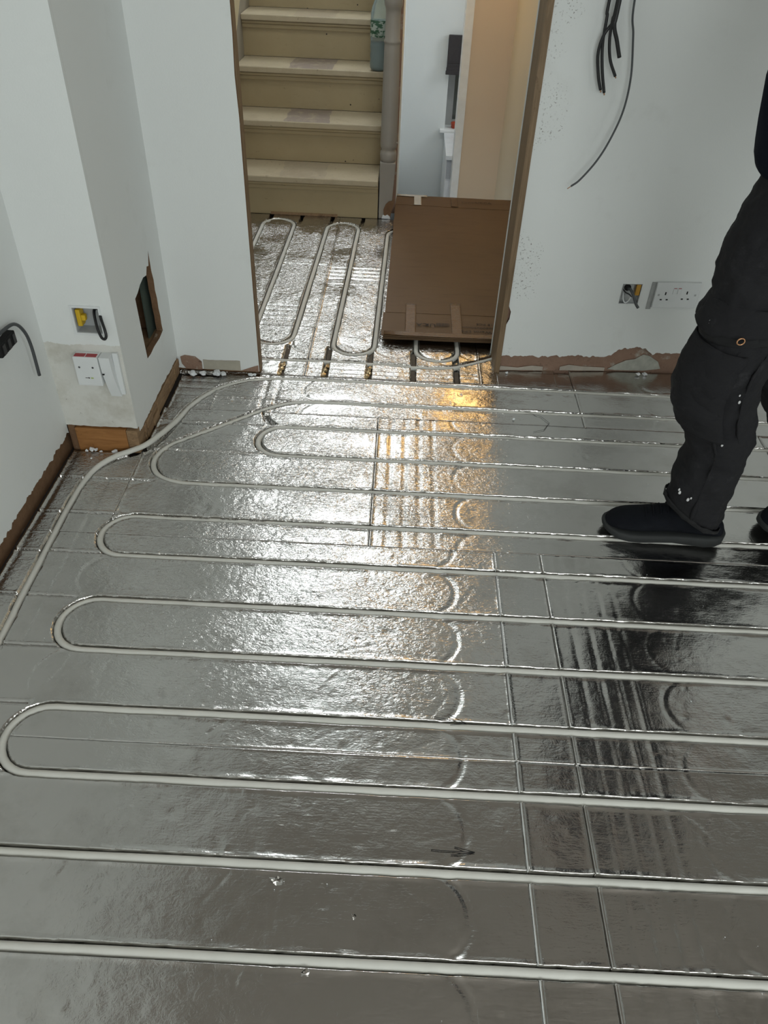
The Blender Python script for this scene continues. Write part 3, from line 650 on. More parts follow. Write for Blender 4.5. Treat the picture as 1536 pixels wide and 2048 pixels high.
nw = empty('newel_post', (-.359, 3.395, 0)); tag(nw, 'grey painted turned newel post with broken brown foot beside the stairs', 'post')
NX, NY = -.3595, 3.400
bm = box_bm(NX-.0375, NX+.0375, NY-.0375, NY+.0375, .0, .262, .004, 2)
for v in bm.verts:     # broken away foot
    if v.co.z < .05 and v.co.x > NX: v.co.x -= .016; v.co.y += .012
bm_obj('post_foot', bm, GREYPAINT, nw)
prof = [(.036, .262), (.0385, .275), (.0395, .292), (.038, .305), (.032, .312), (.0325, .318), (.038, .326), (.0395, .34), (.038, .42), (.0365, .60), (.034, .74), (.0335, .745), (.0365, .750), (.0365, .757), (.033, .762), (.032, .86), (.033, .875), (.0385, .885), (.0395, .90), (.0395, .96), (.036, .985), (.028, 1.0), (.035, 1.03), (.04, 1.07), (.03, 1.10), (.004, 1.11)]
lathe('turned_shaft', prof, (NX, NY, 0), GREYPAINT, nw, 28)
slab('broken_wood', [(NX-.006, .002), (NX+.020, .002), (NX+.024, .03), (NX+.036, .075), (NX+.0365, .098), (NX+.026, .088), (NX+.012, .085), (NX-.004, .070), (NX-.014, .045), (NX-.012, .02)], [], lambda u, v, d: (u, NY-.0385+d, v), .004, [BROWN, BROWN], nw)
slab('plaster_bit', [(NX-.022, .002), (NX+.022, .001), (NX+.018, .014), (NX+.006, .022), (NX-.004, .016), (NX-.016, .020)], [], lambda u, v, d: (u, NY-.0405+d, v), .004, [FOAM, FOAM], nw)
bm = bmesh.new(); bmesh.ops.create_uvsphere(bm, u_segments=10, v_segments=6, radius=.006)
for v in bm.verts: v.co += Vector((NX+.037, NY-.01, .345))
bm_obj('peg', bm, GREYPAINT, nw)

# bottle on the third tread
bt = empty('water_bottle', (-.436, 3.835, 3*H_)); tag(bt, 'clear plastic water bottle with green label and cap on the stair tread', 'bottle')
bp = [(.018, 0), (.032, .002), (.039, .012), (.041, .03), (.0385, .05), (.041, .065), (.0385, .085), (.041, .10), (.0385, .12), (.0405, .14), (.0405, .215), (.040, .235), (.034, .265), (.022, .295), (.0145, .31), (.0135, .325)]
lathe('bottle_body', [(r, z+.0005) for r, z in bp], (-.436, 3.835, 3*H_), BOT, bt, 28)
lathe('water', [(max(.003, r-.0025), z+.003) for r, z in bp[:9]], (-.436, 3.835, 3*H_), plain('water_tint', (.20, .25, .25), .1, 0, .2), bt, 24)
lathe('bottle_label', [(.0410, .145), (.0413, .146), (.0413, .212), (.0410, .213)], (-.436, 3.835, 3*H_), LABEL, bt, 28)
lathe('cap', [(.015, .316), (.0165, .317), (.0165, .338), (.014, .341)], (-.436, 3.835, 3*H_), GREENCAP, bt, 20)

# ------------------------------------------------------------------ flattened cardboard box lying over the hallway floor
cb = empty('cardboard_box', (-.02, 2.8, 0)); tag(cb, 'flattened brown cardboard box with tape covering the hallway floor beside the newel post', 'box')
cy = [2.070, 2.255, 3.468, 3.620]
def cx0(y): return -.328+.013*(y-2.07)/1.55
def card(name, y0, y1, z, xr=.285, seed=0, notch=0):
    n = 26; m = 14; vs = []; fs = []
    for j in range(m+1):
        for i in range(n+1):
            v = y0+(y1-y0)*j/m; x = cx0(v)+notch+(xr-cx0(v)-notch)*i/n
            e = 0.003*mnoise.noise(Vector((x*12, v*12, seed)))
            yy = v+(e if j in (0, m) else 0); xx = x+(e if i in (0, n) else 0)
            vs.append((xx, yy, z+.004*mnoise.noise(Vector((x*2.4, v*2.4, seed)))))
    N = len(vs); vs += [(a_, b_, c__-.004) for a_, b_, c__ in vs]
    for j in range(m):
        for i in range(n):
            q = j*(n+1)+i; fs.append((q, q+1, q+n+2, q+n+1)); fs.append((q+N, q+n+1+N, q+n+2+N, q+1+N))
    for i in range(n): fs.append((i, i+N, i+1+N, i+1)); q = m*(n+1)+i; fs.append((q, q+1, q+1+N, q+N))
    for j in range(m): q = j*(n+1); fs.append((q, q+n+1, q+n+1+N, q+N)); q += n; fs.append((q, q+N, q+n+1+N, q+n+1))
    return mesh_obj(name, vs, fs, CARD, cb, smooth=False)
card('panel', cy[1]+.001, cy[2]-.001, .036)

card('flap', cy[0], cy[1]-.001, .035, seed=0, notch=-.006)
card('flap', cy[2]+.001, cy[3], .037, seed=0, notch=.002)
card('under_panel', cy[0]+.006, cy[3]-.01, .026, .28); card('under_panel', cy[0]+.012, cy[3]-.015, .018, .28)
for (a, b, c_, d_) in ((-.31, -.27, 2.6, 2.64), (.20, .24, 2.6, 2.64), (-.20, -.16, 3.25, 3.29), (.1, .14, 2.09, 2.13)):
    pass
def tape(x0, x1, y0, y1, z, mat, nm='tape'):
    n = 8; vs = []; fs = []
    m = 14
    for j in range(m+1):
        for i in range(n+1):
            x = x0+(x1-x0)*i/n; y = y0+(y1-y0)*j/m
            vs.append((x, y, z+.0011*mnoise.noise(Vector((x*60, y*60, 2)))+.004*mnoise.noise(Vector((x*2.4, y*2.4, 0)))))
    N = len(vs); vs += [(a_, b_, c__-.002) for a_, b_, c__ in vs]
    for j in range(m):
        for i in range(n): q = j*(n+1)+i; fs.append((q, q+1, q+n+2, q+n+1)); fs.append((q+N, q+n+1+N, q+n+2+N, q+1+N))
    for i in range(n): fs.append((i, i+N, i+1+N, i+1)); q = m*(n+1)+i; fs.append((q, q+1, q+1+N, q+N))
    for j in range(m): q = j*(n+1); fs.append((q, q+n+1, q+n+1+N, q+N)); q += n; fs.append((q, q+N, q+n+1+N, q+n+1))
    return mesh_obj(nm, vs, fs, mat, cb, smooth=True)
tape(-.075, -.035, 2.072, 2.345, .0385, TAPE)['label'] = 'shiny brown packing tape strip'
tape(-.248, -.208, 2.072, 2.33, .0385, TAPE)['label'] = 'shiny brown packing tape strip'
tape(-.325, .28, 2.070, 2.098, .0390, TAPE)['label'] = 'crumpled brown tape along the near edge'
tape(-.224, -.186, 3.47, 3.615, .0405, TAPEC)['label'] = 'clear tape strip catching the light'
tape(-.312, -.155, 3.598, 3.622, .041, TAPEC)
tape(-.035, .0, 3.47, 3.60, .0405, CARD)
RZ = lambda x, y, z, a, s=1: Matrix.Translation((x, y, z)) @ Matrix.Rotation(a, 4, 'Z')
text('print', 'UK', .034, RZ(-.157, 2.168, .0395, math.pi), PRINT, cb)
text('print', 'CA', .034, RZ(-.184, 2.168, .0395, math.pi), PRINT, cb)
text('print', 'ProWarm EPS', .026, RZ(.035, 2.128, .0395, math.pi), PRINT, cb)
text('print', '1200x600x20mm', .022, RZ(.040, 2.158, .0395, math.pi), PRINT, cb)
text('print', '18 PCS', .022, RZ(.050, 2.188, .0395, math.pi), PRINT, cb)
text('print', 'UKCA', .03, RZ(.13, 3.53, .0415, 0), PRINT, cb)
text('print', 'ProWarm', .02, RZ(.06, 3.53, .0415, 0), PRINT, cb)
vs = []; fs = []
xb = -.132
while xb < -.085:
    wdt = rnd.choice((.0009, .0016, .0024)); i = len(vs); vs += [(xb, 2.150, .0397), (xb+wdt, 2.150, .0397), (xb+wdt, 2.176, .0397), (xb, 2.176, .0397)]; fs.append((i, i+1, i+2, i+3)); xb += wdt+rnd.choice((.0012, .002))
mesh_obj('barcode', vs, fs, PRINT, cb)

# ------------------------------------------------------------------ low room seen past the hallway
YU = 5.2
wu = slab('wall_low_room', rect(-.318, 1.9, -1.0, 4.5), [rect(-.022, .9, -.015, .50)], lambda u, v, d: (u, YU+d, v), .18, [HALLWHITE, HALLWHITE]); tag(wu, kind='structure')
fl = box('floor_low_room', -.318, 1.9, 4.5, YU+.2, -1.05, -.95, plain('grey_floor', (.3, .3, .3), .6)); tag(fl, kind='structure')
wrr = box('wall_low_room_right', 1.9, 2.0, 4.55, YU+.2, -1.0, 4.5, HALLWHITE); tag(wrr, kind='structure')
w3 = empty('window_3', (.4, YU+.1, -.015)); tag(w3, kind='structure')
box('window_frame', -.022, .028, YU+.10, YU+.15, -.015, .50, UPVC, w3, .004)
box('window_frame', .028, .9, YU+.10, YU+.15, -.015, .02, UPVC, w3, .004)
box('window_frame', .028, .9, YU+.10, YU+.15, .46, .50, UPVC, w3, .004)
box('window_pane', .028, .9, YU+.12, YU+.125, .02, .46, GLASSD, w3)
sl3 = box('window_sill', -.055, .93, YU-.035, YU+.10, -.035, -.0155, GLOSSW, w3, .004)
bl = empty('roman_blind', (.4, YU-.03, .34)); tag(bl, 'charcoal fabric roman blind drawn up above the small rear window', 'blind')
box('blind_fabric', -.040, .92, YU-.028, YU-.003, .335, .535, BLIND, bl, .006)
for i in range(3): box('blind_fold', -.046+.003*i, .92, YU-.040+.003*i, YU-.029, .315+.012*i, .338+.02*i, BLIND, bl, .004)
rc = lathe('storage_tub', [(.026, 0), (.030, .004), (.030, .024), (.0325, .026), (.0325, .034), (.028, .036), (.012, .040)], (.052, YU+.03, -.0152), plain('orange_red_plastic', (.45, .06, .02), .4), None, 20)
tag(rc, 'small orange red tub on the sill of the rear window', 'tub')
ap = empty('washing_machine', (.28, 4.9, -.95)); tag(ap, 'white appliance standing below the rear window beyond the hallway', 'appliance')
box('cabinet', -.022, .58, 4.63, 5.15, -.95, -.055, ENAMEL, ap, .006)
box('top_panel', -.026, .584, 4.61, 5.158, -.0545, -.03, ENAMEL, ap, .005)
box('control_panel', -.018, .576, 4.622, 4.6295, -.17, -.062, plain('grey_panel', (.45, .47, .5), .4), ap, .002)
lathe('knob', [(.012, 0), (.012, .0045), (.009, .006)], (0, 0, 0), BLK, ap, 16).matrix_basis = Matrix.Translation((.035, 4.6218, -.105)) @ Matrix.Rotation(math.pi/2, 4, 'X')
ap.children[-1].matrix_parent_inverse = Matrix.Translation(-ap.location)
# lamps of the hallway (above the frame, seen mirrored in the foil)
wlp = empty('wall_lamp', (.17, 4.49, 1.68)); tag(wlp, 'warm wall lamp on the magnolia hallway end wall', 'lamp')
lathe('lamp_shade', [(.06, -.13), (.110, -.11), (.114, .10), (.08, .14), (.03, .15)], (.165, 4.34, 1.68), WARM, wlp, 24)
box('wall_plate', .13, .21, 4.485, 4.499, 1.63, 1.73, GLOSSW, wlp, .004)
tube('lamp_arm', [(.17, 4.485, 1.68), (.17, 4.41, 1.68)], .006, STEEL, wlp, 8)

# ------------------------------------------------------------------ electrical fittings
ds = empty('double_socket', (.632, yr(.632), .30)); tag(ds, 'white double plug socket on the right wall behind the person', 'socket')
ang = math.atan(.085)
def rotset(o, root): pass
def rbox(nm, u0, u1, v0, v1, d0, d1, mat, par, bev=0.):
    """box on the right back wall: u along wall, v height, d proud of the wall"""
    bm = box_bm(u0, u1, -d1, -d0, v0, v1, bev, 2)
    for v in bm.verts: v.co = Vector((v.co.x, yr(v.co.x)+v.co.y, v.co.z))
    return bm_obj(nm, bm, mat, par)
rbox('face_plate', .560, .706, .252, .338, .0005, .0125, WPLAST, ds, .0025)
rbox('edge_filler', .545, .560, .243, .336, 0.0004, .003, plain('grey_chase', (.36, .37, .36), .8, 0, .3, 60), ds)
for (u, v, du, dv) in ((.594, .302, .0042, .010), (.583, .281, .007, .0042), (.603, .281, .007, .0042), (.665, .305, .0042, .010), (.653, .2835, .007, .0042), (.673, .2835, .007, .0042)):
    rbox('pin_hole', u-du/2, u+du/2, v-dv/2, v+dv/2, .0123, .0129, BLK, ds)
for u in (.622, .637):
    rbox('rocker_switch', u-.0055, u+.0055, .300, .322, .0123, .0145, WPLAST, ds, .001)
    rbox('switch_mark', u-.005, u+.005, .3195, .3215, .0143, .0148, RED, ds)
for u in (.572, .694):
    rbox('screw', u-.003, u+.003, .294, .300, .0123, .0131, STEEL, ds)

bb = empty('metal_back_box', (.48, yr(.48), .29)); tag(bb, 'open steel wall box with cable end beside the double socket', 'wall box')
def ybk(u): return yr(u)
rbox('box_back', .450, .513, .261, .327, -.0125, -.0115, STEEL, bb)
for a_, b_, c_, d_ in ((.449, .4505, .260, .328), (.5125, .514, .260, .328), (.4505, .5125, .260, .2615), (.4505, .5125, .3265, .328)):
    rbox('box_side', a_, b_, c_, d_, -.0125, .0008, STEEL, bb)
rbox('lug', .497, .5115, .288, .325, -.011, -.001, ORANGE, bb, .002)
rbox('lug', .4515, .456, .285, .305, -.011, -.004, STEEL, bb, .001)
lathe('grommet', [(.009, 0), (.011, .003), (.009, .006), (.006, .006)], (0, 0, 0), BLK, bb, 16).matrix_basis = Matrix.Translation((.470, yr(.47)+.0112, .312)) @ Matrix.Rotation(math.pi/2, 4, 'X')
bb.children[-1].matrix_parent_inverse = Matrix.Translation(-bb.location)
cbx = empty('cable', (.485, yr(.48)-.01, .29)); tag(cbx, 'short grey cable end poking out of the open steel wall box', 'cable')
y_ = yr(.48)
tube('cable_sheath', spline([(.470, y_+.008, .310), (.476, y_-.010, .312), (.484, y_-.022, .300), (.497, y_-.030, .275), (.507, y_-.034, .262)]), .0045, GREYC, cbx, 10)
tube('earth_core', spline([(.458, y_+.006, .300), (.460, y_-.006, .278), (.468, y_-.010, .268), (.479, y_-.008, .275), (.484, y_-.004, .290)]), .0022, WPLAST, cbx, 8)
tube('core', spline([(.457, y_+.006, .304), (.463, y_-.008, .301), (.474, y_-.010, .297), (.484, y_-.012, .289)]), .002, BLACKC, cbx, 8)

# plastic dry-lining box, left
pb = empty('plastic_back_box', (-1.082, YB, .408)); tag(pb, 'open white plastic wall box with yellow lug above the switched spur', 'wall box')
x0, x1, z0, z1 = -1.122, -1.042, .367, .449
slab('rim', rect(x0, x1, z0, z1), [rect(x0+.006, x1-.006, z0+.006, z1-.006)], lambda u, v, d: (u, YB-.003+d, v), .0028, [WPLAST, WPLAST], pb)
bm = bmesh.new()
for a_ in ((x0+.0055, x0+.0068, YB, YB+.04, z0+.0055, z1-.0055), (x1-.0068, x1-.0055, YB, YB+.04, z0+.0055, z1-.0055), (x0+.0068, x1-.0068, YB, YB+.04, z0+.0055, z0+.0068), (x0+.0068, x1-.0068, YB, YB+.04, z1-.0068, z1-.0055), (x0+.0055, x1-.0055, YB+.04, YB+.042, z0+.0055, z1-.0055)):
    box_bm(*a_, bm=bm)
bm_obj('box_shell', bm, IPLAST, pb)
bm = box_bm(-1.112, -1.100, YB+.004, YB+.030, .388, .434, .003); bm_obj('lug', bm, YELL, pb)
bm = box_bm(-1.100, -1.088, YB+.004, YB+.018, .404, .420, .004); bm_obj('lug_ear', bm, YELL, pb)
c2 = tube('cable', spline([(-1.064, YB+.036, .434), (-1.064, YB+.010, .428), (-1.055, YB-.014, .402), (-1.046, YB-.026, .382), (-1.040, YB-.030, .374), (-1.033, YB-.031, .374), (-1.029, YB-.030, .383), (-1.032, YB-.024, .398), (-1.042, YB-.008, .418), (-1.053, YB+.018, .434)], 8), .0037, BLACKC, None, 10)
tag(c2, 'black looped cable sticking out of the open plastic wall box', 'cable')
gm = lathe('grommet', [(.010, 0), (.012, .003), (.009, .006)], (0, 0, 0), BLK, pb, 16); gm.matrix_basis = Matrix.Translation((-1.060, YB+.0395, .430)) @ Matrix.Rotation(math.pi/2, 4, 'X'); gm.matrix_parent_inverse = Matrix.Translation(-pb.location)

fu = empty('switched_spur', (-1.10, YB, .275)); tag(fu, 'white fused switch box with two screws and red slot above the timber', 'switch')
box('mounting_box', -1.132, -1.066, YB-.034, YB-.0006, .232, .318, WPLAST, fu, .003)
box('red_indicator', -1.129, -1.101, YB-.030, YB-.014, .3176, .3190, RED, fu)
box('red_indicator', -1.098, -1.070, YB-.030, YB-.014, .3176, .3190, RED, fu)
for u in (-1.119, -1.083):
    c_ = lathe('screw', [(.0028, 0), (.0028, .0007)], (0, 0, 0), GREYC, fu, 12); c_.matrix_basis = Matrix.Translation((u, YB-.034, .288)) @ Matrix.Rotation(math.pi/2, 4, 'X'); c_.matrix_parent_inverse = Matrix.Translation(-fu.location)
slab('arrow_mark', [(-1.109, .2555), (-1.100, .2555), (-1.1, .2535), (-1.096, .2563), (-1.1, .259), (-1.1, .257), (-1.109, .257)], [], lambda u, v, d: (u, YB-.0344+d, v), .0004, [PRINT, PRINT], fu)
box('green_mark', -1.094, -1.087, YB-.0345, YB-.034, .2545, .2580, plain('lime_print', (.35, .45, .12), .6), fu)
cv = empty('cable_cover', (-1.045, YB, .255)); tag(cv, 'tall curved white cover beside the fused switch box', 'cover')
vs = []; fs = []; n = 12    # curved front plate, deeper at the top
for i in range(n+1):
    t = i/n; z = .317-.127*t; dep = .012+.020*math.cos(t*1.45)
    for xx, dd in ((-1.0635, 0.0006), (-1.0635, dep), (-1.035, dep), (-1.035, 0.0006)): vs.append((xx+.006*t*t, YB-dd, z))
for i in range(n):
    for k2 in range(4): q = i*4; fs.append((q+k2, q+(k2+1) % 4, q+4+(k2+1) % 4, q+4+k2))
fs += [(3, 2, 1, 0), (n*4, n*4+1, n*4+2, n*4+3)]
mesh_obj('curved_front', vs, fs, WPLAST, cv)
box('back_plate', -1.0345, -1.019, YB-.010, YB-.0006, .193, .320, WPLAST, cv, .003)
box('slot', -1.0615, -1.0565, YB-.0335, YB-.0295, .266, .2685, BLK, cv)

# loose cables hanging on the right wall
def hang(nm, pts, r, mat, label, tip=None):
    P_ = [(x, yr(x)-.022-dd, z) for x, z, dd in pts]
    o = empty(nm, P_[0]); tag(o, label, 'cable', 'loose cables hanging from the right wall'); sp = spline(P_, 8)
    tube('sheath', sp, r, mat, o, 10)
    a_, b_ = sp[-2], sp[-1]; d = (b_-a_).normalized()
    if tip: tube('bare_end', [b_+d*.0002, b_+d*tip], r*.45, COPPER, o, 8)
    return o
top = 1.35
hang('cable', [(.232, top, 0), (.224, 1.093, 0), (.226, 1.059, 0), (.228, .996, 0), (.240, .936, .004), (.256, .884, .006)], .0042, BLACKC, 'black cable ending lowest of the hanging bunch, curled to the right at its tip', .006)
hang('cable', [(.236, top, .012), (.244, 1.094, .012), (.243, 1.052, .012), (.225, 1.02, .010), (.219, .976, .006), (.232, .923, .004), (.245, .890, .004)], .0042, BLACKC, 'black cable bowing furthest left in the hanging bunch', .006)
hang('cable', [(.240, top, .022), (.240, 1.093, .022), (.237, 1.055, .022), (.240, 1.009, .02), (.252, .965, .018), (.275, .926, .016)], .0040, BLACKC, 'black cable of middle length in the hanging bunch', .005)
hang('cable', [(.246, top, .033), (.243, 1.086, .033), (.242, 1.044, .033), (.257, 1.01, .03), (.273, .972, .028)], .0052, BLACKC, 'thickest and shortest black cable of the hanging bunch')
hang('cable', [(.286, top, .01), (.287, 1.095, .01), (.302, 1.019, .012), (.317, .927, .02), (.315, .845, .024), (.294, .773, .03), (.266, .716, .036), (.228, .666, .040), (.205, .648, .042)], .0028, GREYC, 'long thin grey cable curving away to the left below the black ones', .012)

# cable stub and connector at the left wall
ls = tube('cable', spline([(XW-.004, 1.10, .462), (XW+.012, 1.140, .472), (XW+.020, 1.19, .468), (XW+.022, 1.222, .435), (XW+.020, 1.240, .385), (XW+.017, 1.244, .297)], 8), .0042, GREYC, None, 10)
tag(ls, 'dark grey cable bending down the left wall from a black connector', 'cable')
cn = empty('cable_connector', (XW, 1.12, .44)); tag(cn, 'black plastic cable connector at the left wall edge', 'connector')
box('connector_body', XW+.0003, XW+.020, 1.10, 1.184, .425, .456, BLK, cn, .003)
for i in range(3): box('ridge', XW+.0202, XW+.023, 1.108+.028*i, 1.122+.028*i, .428, .453, BLACKC, cn, .001)

# ------------------------------------------------------------------ polystyrene crumbs
def crumb(x, y, s, label, z=0.0, grp='white polystyrene crumbs along the wall foot'):
    bm = bmesh.new(); bmesh.ops.create_icosphere(bm, subdivisions=2, radius=s)
    o3 = Vector((x, y, 0))*40; zmin = 9
    for v in bm.verts: v.co = v.co*(1+.75*mnoise.noise(v.co*(1.1/s)+o3)); v.co.z *= .6; zmin = min(zmin, v.co.z)
    for v in bm.verts: v.co.z -= zmin
    o = bm_obj('polystyrene_crumb', bm, FOAM); o.location = (x, y, z); tag(o, label, 'crumb', grp); return o
ordw = ('leftmost', 'second from the left', 'third from the left', 'fourth from the left', 'fifth from the left', 'sixth from the left', 'seventh from the left')
L_ = ((-.955, 1.775, .013), (-.925, 1.783, .011), (-.878, 1.786, .014), (-.856, 1.788, .010), (-.765, 1.79, .008), (-.752, 1.795, .006))
for i, (x, y, s) in enumerate(L_): crumb(x, y, s, 'white polystyrene crumb in the gap under the alcove wall, '+ordw[i], 0.002, 'crumbs below the alcove wall')
L_ = ((-1.165, 1.320, .005), (-1.150, 1.324, .0085), (-1.138, 1.326, .006), (-1.122, 1.320, .004), (-1.082, 1.320, .008))
for i, (x, y, s) in enumerate(L_): crumb(x, y, s, 'white polystyrene crumb at the foot of the orange timber, '+ordw[i], 0.002, 'crumbs before the chimney breast')
crumb(-1.14, 1.285, .003, 'tiny white fleck on the foil in front of the orange timber, left of the pipe', .002, 'crumbs before the chimney breast')
crumb(-1.09, 1.275, .0025, 'tiny white fleck on the foil beside the pipe bend near the orange timber', .002, 'crumbs before the chimney breast')
crumb(.112, 1.893, .005, 'white crumb on the floor near the right doorway jamb', .002, 'crumbs by the right wall')
crumb(.60, 1.926, .008, 'larger flat white crumb at the foot of the right wall below the double socket', .002, 'crumbs by the right wall')
crumb(.575, 1.924, .007, 'small white crumb just left of the flat crumb below the double socket', .002, 'crumbs by the right wall')
crumb(.11, 1.60, .004, 'tiny white fleck lying on the foil in front of the doorway jamb', .002, 'crumbs by the right wall')

# ------------------------------------------------------------------ the person
pr = empty('person', (.5, 1.12, 0)); tag(pr, 'person in charcoal work trousers, navy top and black trainers walking over the foil', 'person')
def loft_pts(rows, n=28):
    vs = []; fs = []
    for (c, rx, ry, tilt) in rows:
        for k2 in range(n):
            a_ = 2*math.pi*k2/n; lx = rx*math.cos(a_); ly = ry*math.sin(a_)
            vs.append((c[0]+lx, c[1]+ly, c[2]+lx*tilt))
    for i in range(len(rows)-1):
        for k2 in range(n): fs.append((i*n+k2, i*n+(k2+1) % n, (i+1)*n+(k2+1) % n, (i+1)*n+k2))
    fs.append(tuple(range(n))[::-1]); fs.append(tuple((len(rows)-1)*n+k2 for k2 in range(n)))
    return vs, fs
def interp(rows, m=5):
    out = []
    for a_, b_ in zip(rows[:-1], rows[1:]):
        for i in range(m):
            t = i/m; t = t
            out.append((tuple(p+(q-p)*t for p, q in zip(a_[0], b_[0])), *[p+(q-p)*t for p, q in zip(a_[1:], b_[1:])]))
    out.append(rows[-1]); return out
fl_ = [((.505, 1.07, .098), .077, .074, -.55), ((.505, 1.07, .15), .076, .074, -.3), ((.504, 1.07, .22), .075, .075, -.1), ((.506, 1.07, .29), .075, .077, 0), ((.503, 1.07, .33), .080, .080, 0), ((.486, 1.07, .37), .089, .084, 0), ((.467, 1.07, .42), .092, .086, 0),
       ((.458, 1.07, .48), .091, .086, 0), ((.460, 1.07, .54), .089, .086, 0), ((.476, 1.07, .61), .087, .086, 0), ((.468, 1.07, .66), .088, .087, 0), ((.464, 1.07, .71), .091, .090, 0), ((.473, 1.072, .79), .093, .093, 0), ((.489, 1.078, .86), .094, .095, 0), ((.505, 1.085, .91), .094, .096, 0)]
bl_ = [((.875, 1.17, .115), .078, .072, -.2), ((.82, 1.17, .19), .074, .072, -.2), ((.735, 1.18, .30), .073, .074, -.2), ((.665, 1.18, .41), .076, .078, -.1), ((.62, 1.18, .50), .082, .083, 0), ((.59, 1.17, .62), .088, .086, 0), ((.565, 1.15, .75), .092, .09, 0), ((.545, 1.13, .90), .092, .092, 0)]
pel = [((.535, 1.12, .86), .090, .11, 0), ((.535, 1.11, .91), .094, .120, 0), ((.535, 1.11, .945), .094, .120, 0)]
V, F = [], []
for rows in (fl_, bl_, pel):
    v_, f_ = loft_pts(interp(rows)); o_ = len(V); V += v_; F += [tuple(i+o_ for i in f__) for f__ in f_]
tq = mesh_obj('trousers', V, F, TROUS, pr, smooth=True)
md = tq.modifiers.new('r', 'REMESH'); md.mode = 'VOXEL'; md.voxel_size = .006; md.use_smooth_shade = True
md = tq.modifiers.new('s', 'SMOOTH'); md.iterations = 4; md.factor = .6
tx = bpy.data.textures.new('folds', 'CLOUDS'); tx.noise_scale = .05; tx.noise_depth = 3
md = tq.modifiers.new('d', 'DISPLACE'); md.texture = tx; md.strength = .020; md.mid_level = .5
tx2 = bpy.data.textures.new('folds2', 'CLOUDS'); tx2.noise_scale = .16; tx2.noise_depth = 1
md = tq.modifiers.new('d', 'DISPLACE'); md.texture = tx2; md.strength = .010; md.mid_level = .5

def wrap_panel(name, rows, a0, a1, off, mat, n=16, thick=.003):
    """curved patch following the near leg between two angles"""
    vs = []; fs = []
    for (c, rx, ry, tilt) in rows:
        for i in range(n+1):
            a_ = math.radians(a0+(a1-a0)*i/n)
            vs.append((c[0]+(rx+off)*math.cos(a_), c[1]+(ry+off)*math.sin(a_), c[2]+rx*math.cos(a_)*tilt))
    for j in range(len(rows)-1):
        for i in range(n): q = j*(n+1)+i; fs.append((q, q+1, q+n+2, q+n+1))
    o = mesh_obj(name, vs, fs, mat, pr, smooth=True)
    md = o.modifiers.new('s', 'SOLIDIFY'); md.thickness = thick; md.offset = 1
    md = o.modifiers.new('d', 'DISPLACE'); md.texture = tx; md.strength = .018; md.mid_level = .5
    return o
# knee pad pocket: bulging panel on the front of the near knee
def bulge(rows, am, z0, z1):
    return [(c, rx+am*math.exp(-(((c[2]-(z0+z1)/2)/((z1-z0)/2))**4)), ry, t) for c, rx, ry, t in rows]
kp = [r for r in interp(fl_, 8) if .36 < r[0][2] < .585]
wrap_panel('knee_pad_pocket', bulge(kp, .004, .38, .54), 118, 262, .006, TROUS)
# folded pocket flap band above the knee
def ring(z, dx, off, tilt): return ((.472+dx, 1.07, z), .087+off, .086+off, tilt)
fb = [ring(.690, 0, .003, .12), ring(.682, -.001, .007, .14), ring(.655, -.004, .013, .16), ring(.634, -.006, .015, .17), ring(.629, -.004, .013, .18), ring(.631, 0, .004, .18)]
o = wrap_panel('pocket_flap', interp(fb, 3), 95, 300, .002, TROUS, 30)
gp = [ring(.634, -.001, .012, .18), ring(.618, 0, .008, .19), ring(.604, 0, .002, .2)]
wrap_panel('flap_gap_shade', interp(gp, 3), 95, 300, .001, DARKCL, 30)  # black strip: shade of the gap below the flap put into colour
sm = [r for r in interp(fl_, 8) if .11 < r[0][2] < .60]
wrap_panel('seam', sm, 247, 249.5, .0035, TROUS, 2, .0015)
wrap_panel('seam', [r for r in sm if r[0][2] > .36], 282, 284, .0045, TROUS, 2, .0015)
hb = [((.505, 1.07, .094), .078, .075, -.55), ((.505, 1.07, .108), .0785, .0755, -.55)]
wrap_panel('hem', hb, 0, 360, .001, DARKCL, 40, .0015)
for (a_, z_, w_) in ((214, .185, .004), (211, .192, .003), (232, .178, .004), (236, .186, .0025), (279, .475, .003), (276, .492, .002), (262, .36, .003)):
    r_ = min(fl_, key=lambda q: abs(q[0][2]-z_)); aa = math.radians(a_)
    bm = bmesh.new(); bmesh.ops.create_icosphere(bm, subdivisions=1, radius=w_)
    c_ = Vector((r_[0][0]+(r_[1]+.0045)*math.cos(aa), 1.07+(r_[2]+.0045)*math.sin(aa), z_))
    for v in bm.verts: v.co = Vector((v.co.x, v.co.y*.6, v.co.z*1.5))+c_
    bm_obj('paint_splash', bm, DUST, pr)
el = mesh_obj('eyelet', *[x for x in (lambda R_=.0075, r_=.0016, n1=18, n2=8: ([((R_+r_*math.cos(b__))*math.cos(a__), r_*math.sin(b__), (R_+r_*math.cos(b__))*math.sin(a__)) for a__ in [2*math.pi*i/n1 for i in range(n1)] for b__ in [2*math.pi*j/n2 for j in range(n2)]],
     [(i*n2+j, ((i+1) % n1)*n2+j, ((i+1) % n1)*n2+(j+1) % n2, i*n2+(j+1) % n2) for i in range(n1) for j in range(n2)]))()], COPPER, pr, smooth=True)
el.matrix_basis = Matrix.Translation((.422, .968, .624)) @ Matrix.Rotation(.1, 4, 'X'); el.matrix_parent_inverse = Matrix.Translation(-pr.location)

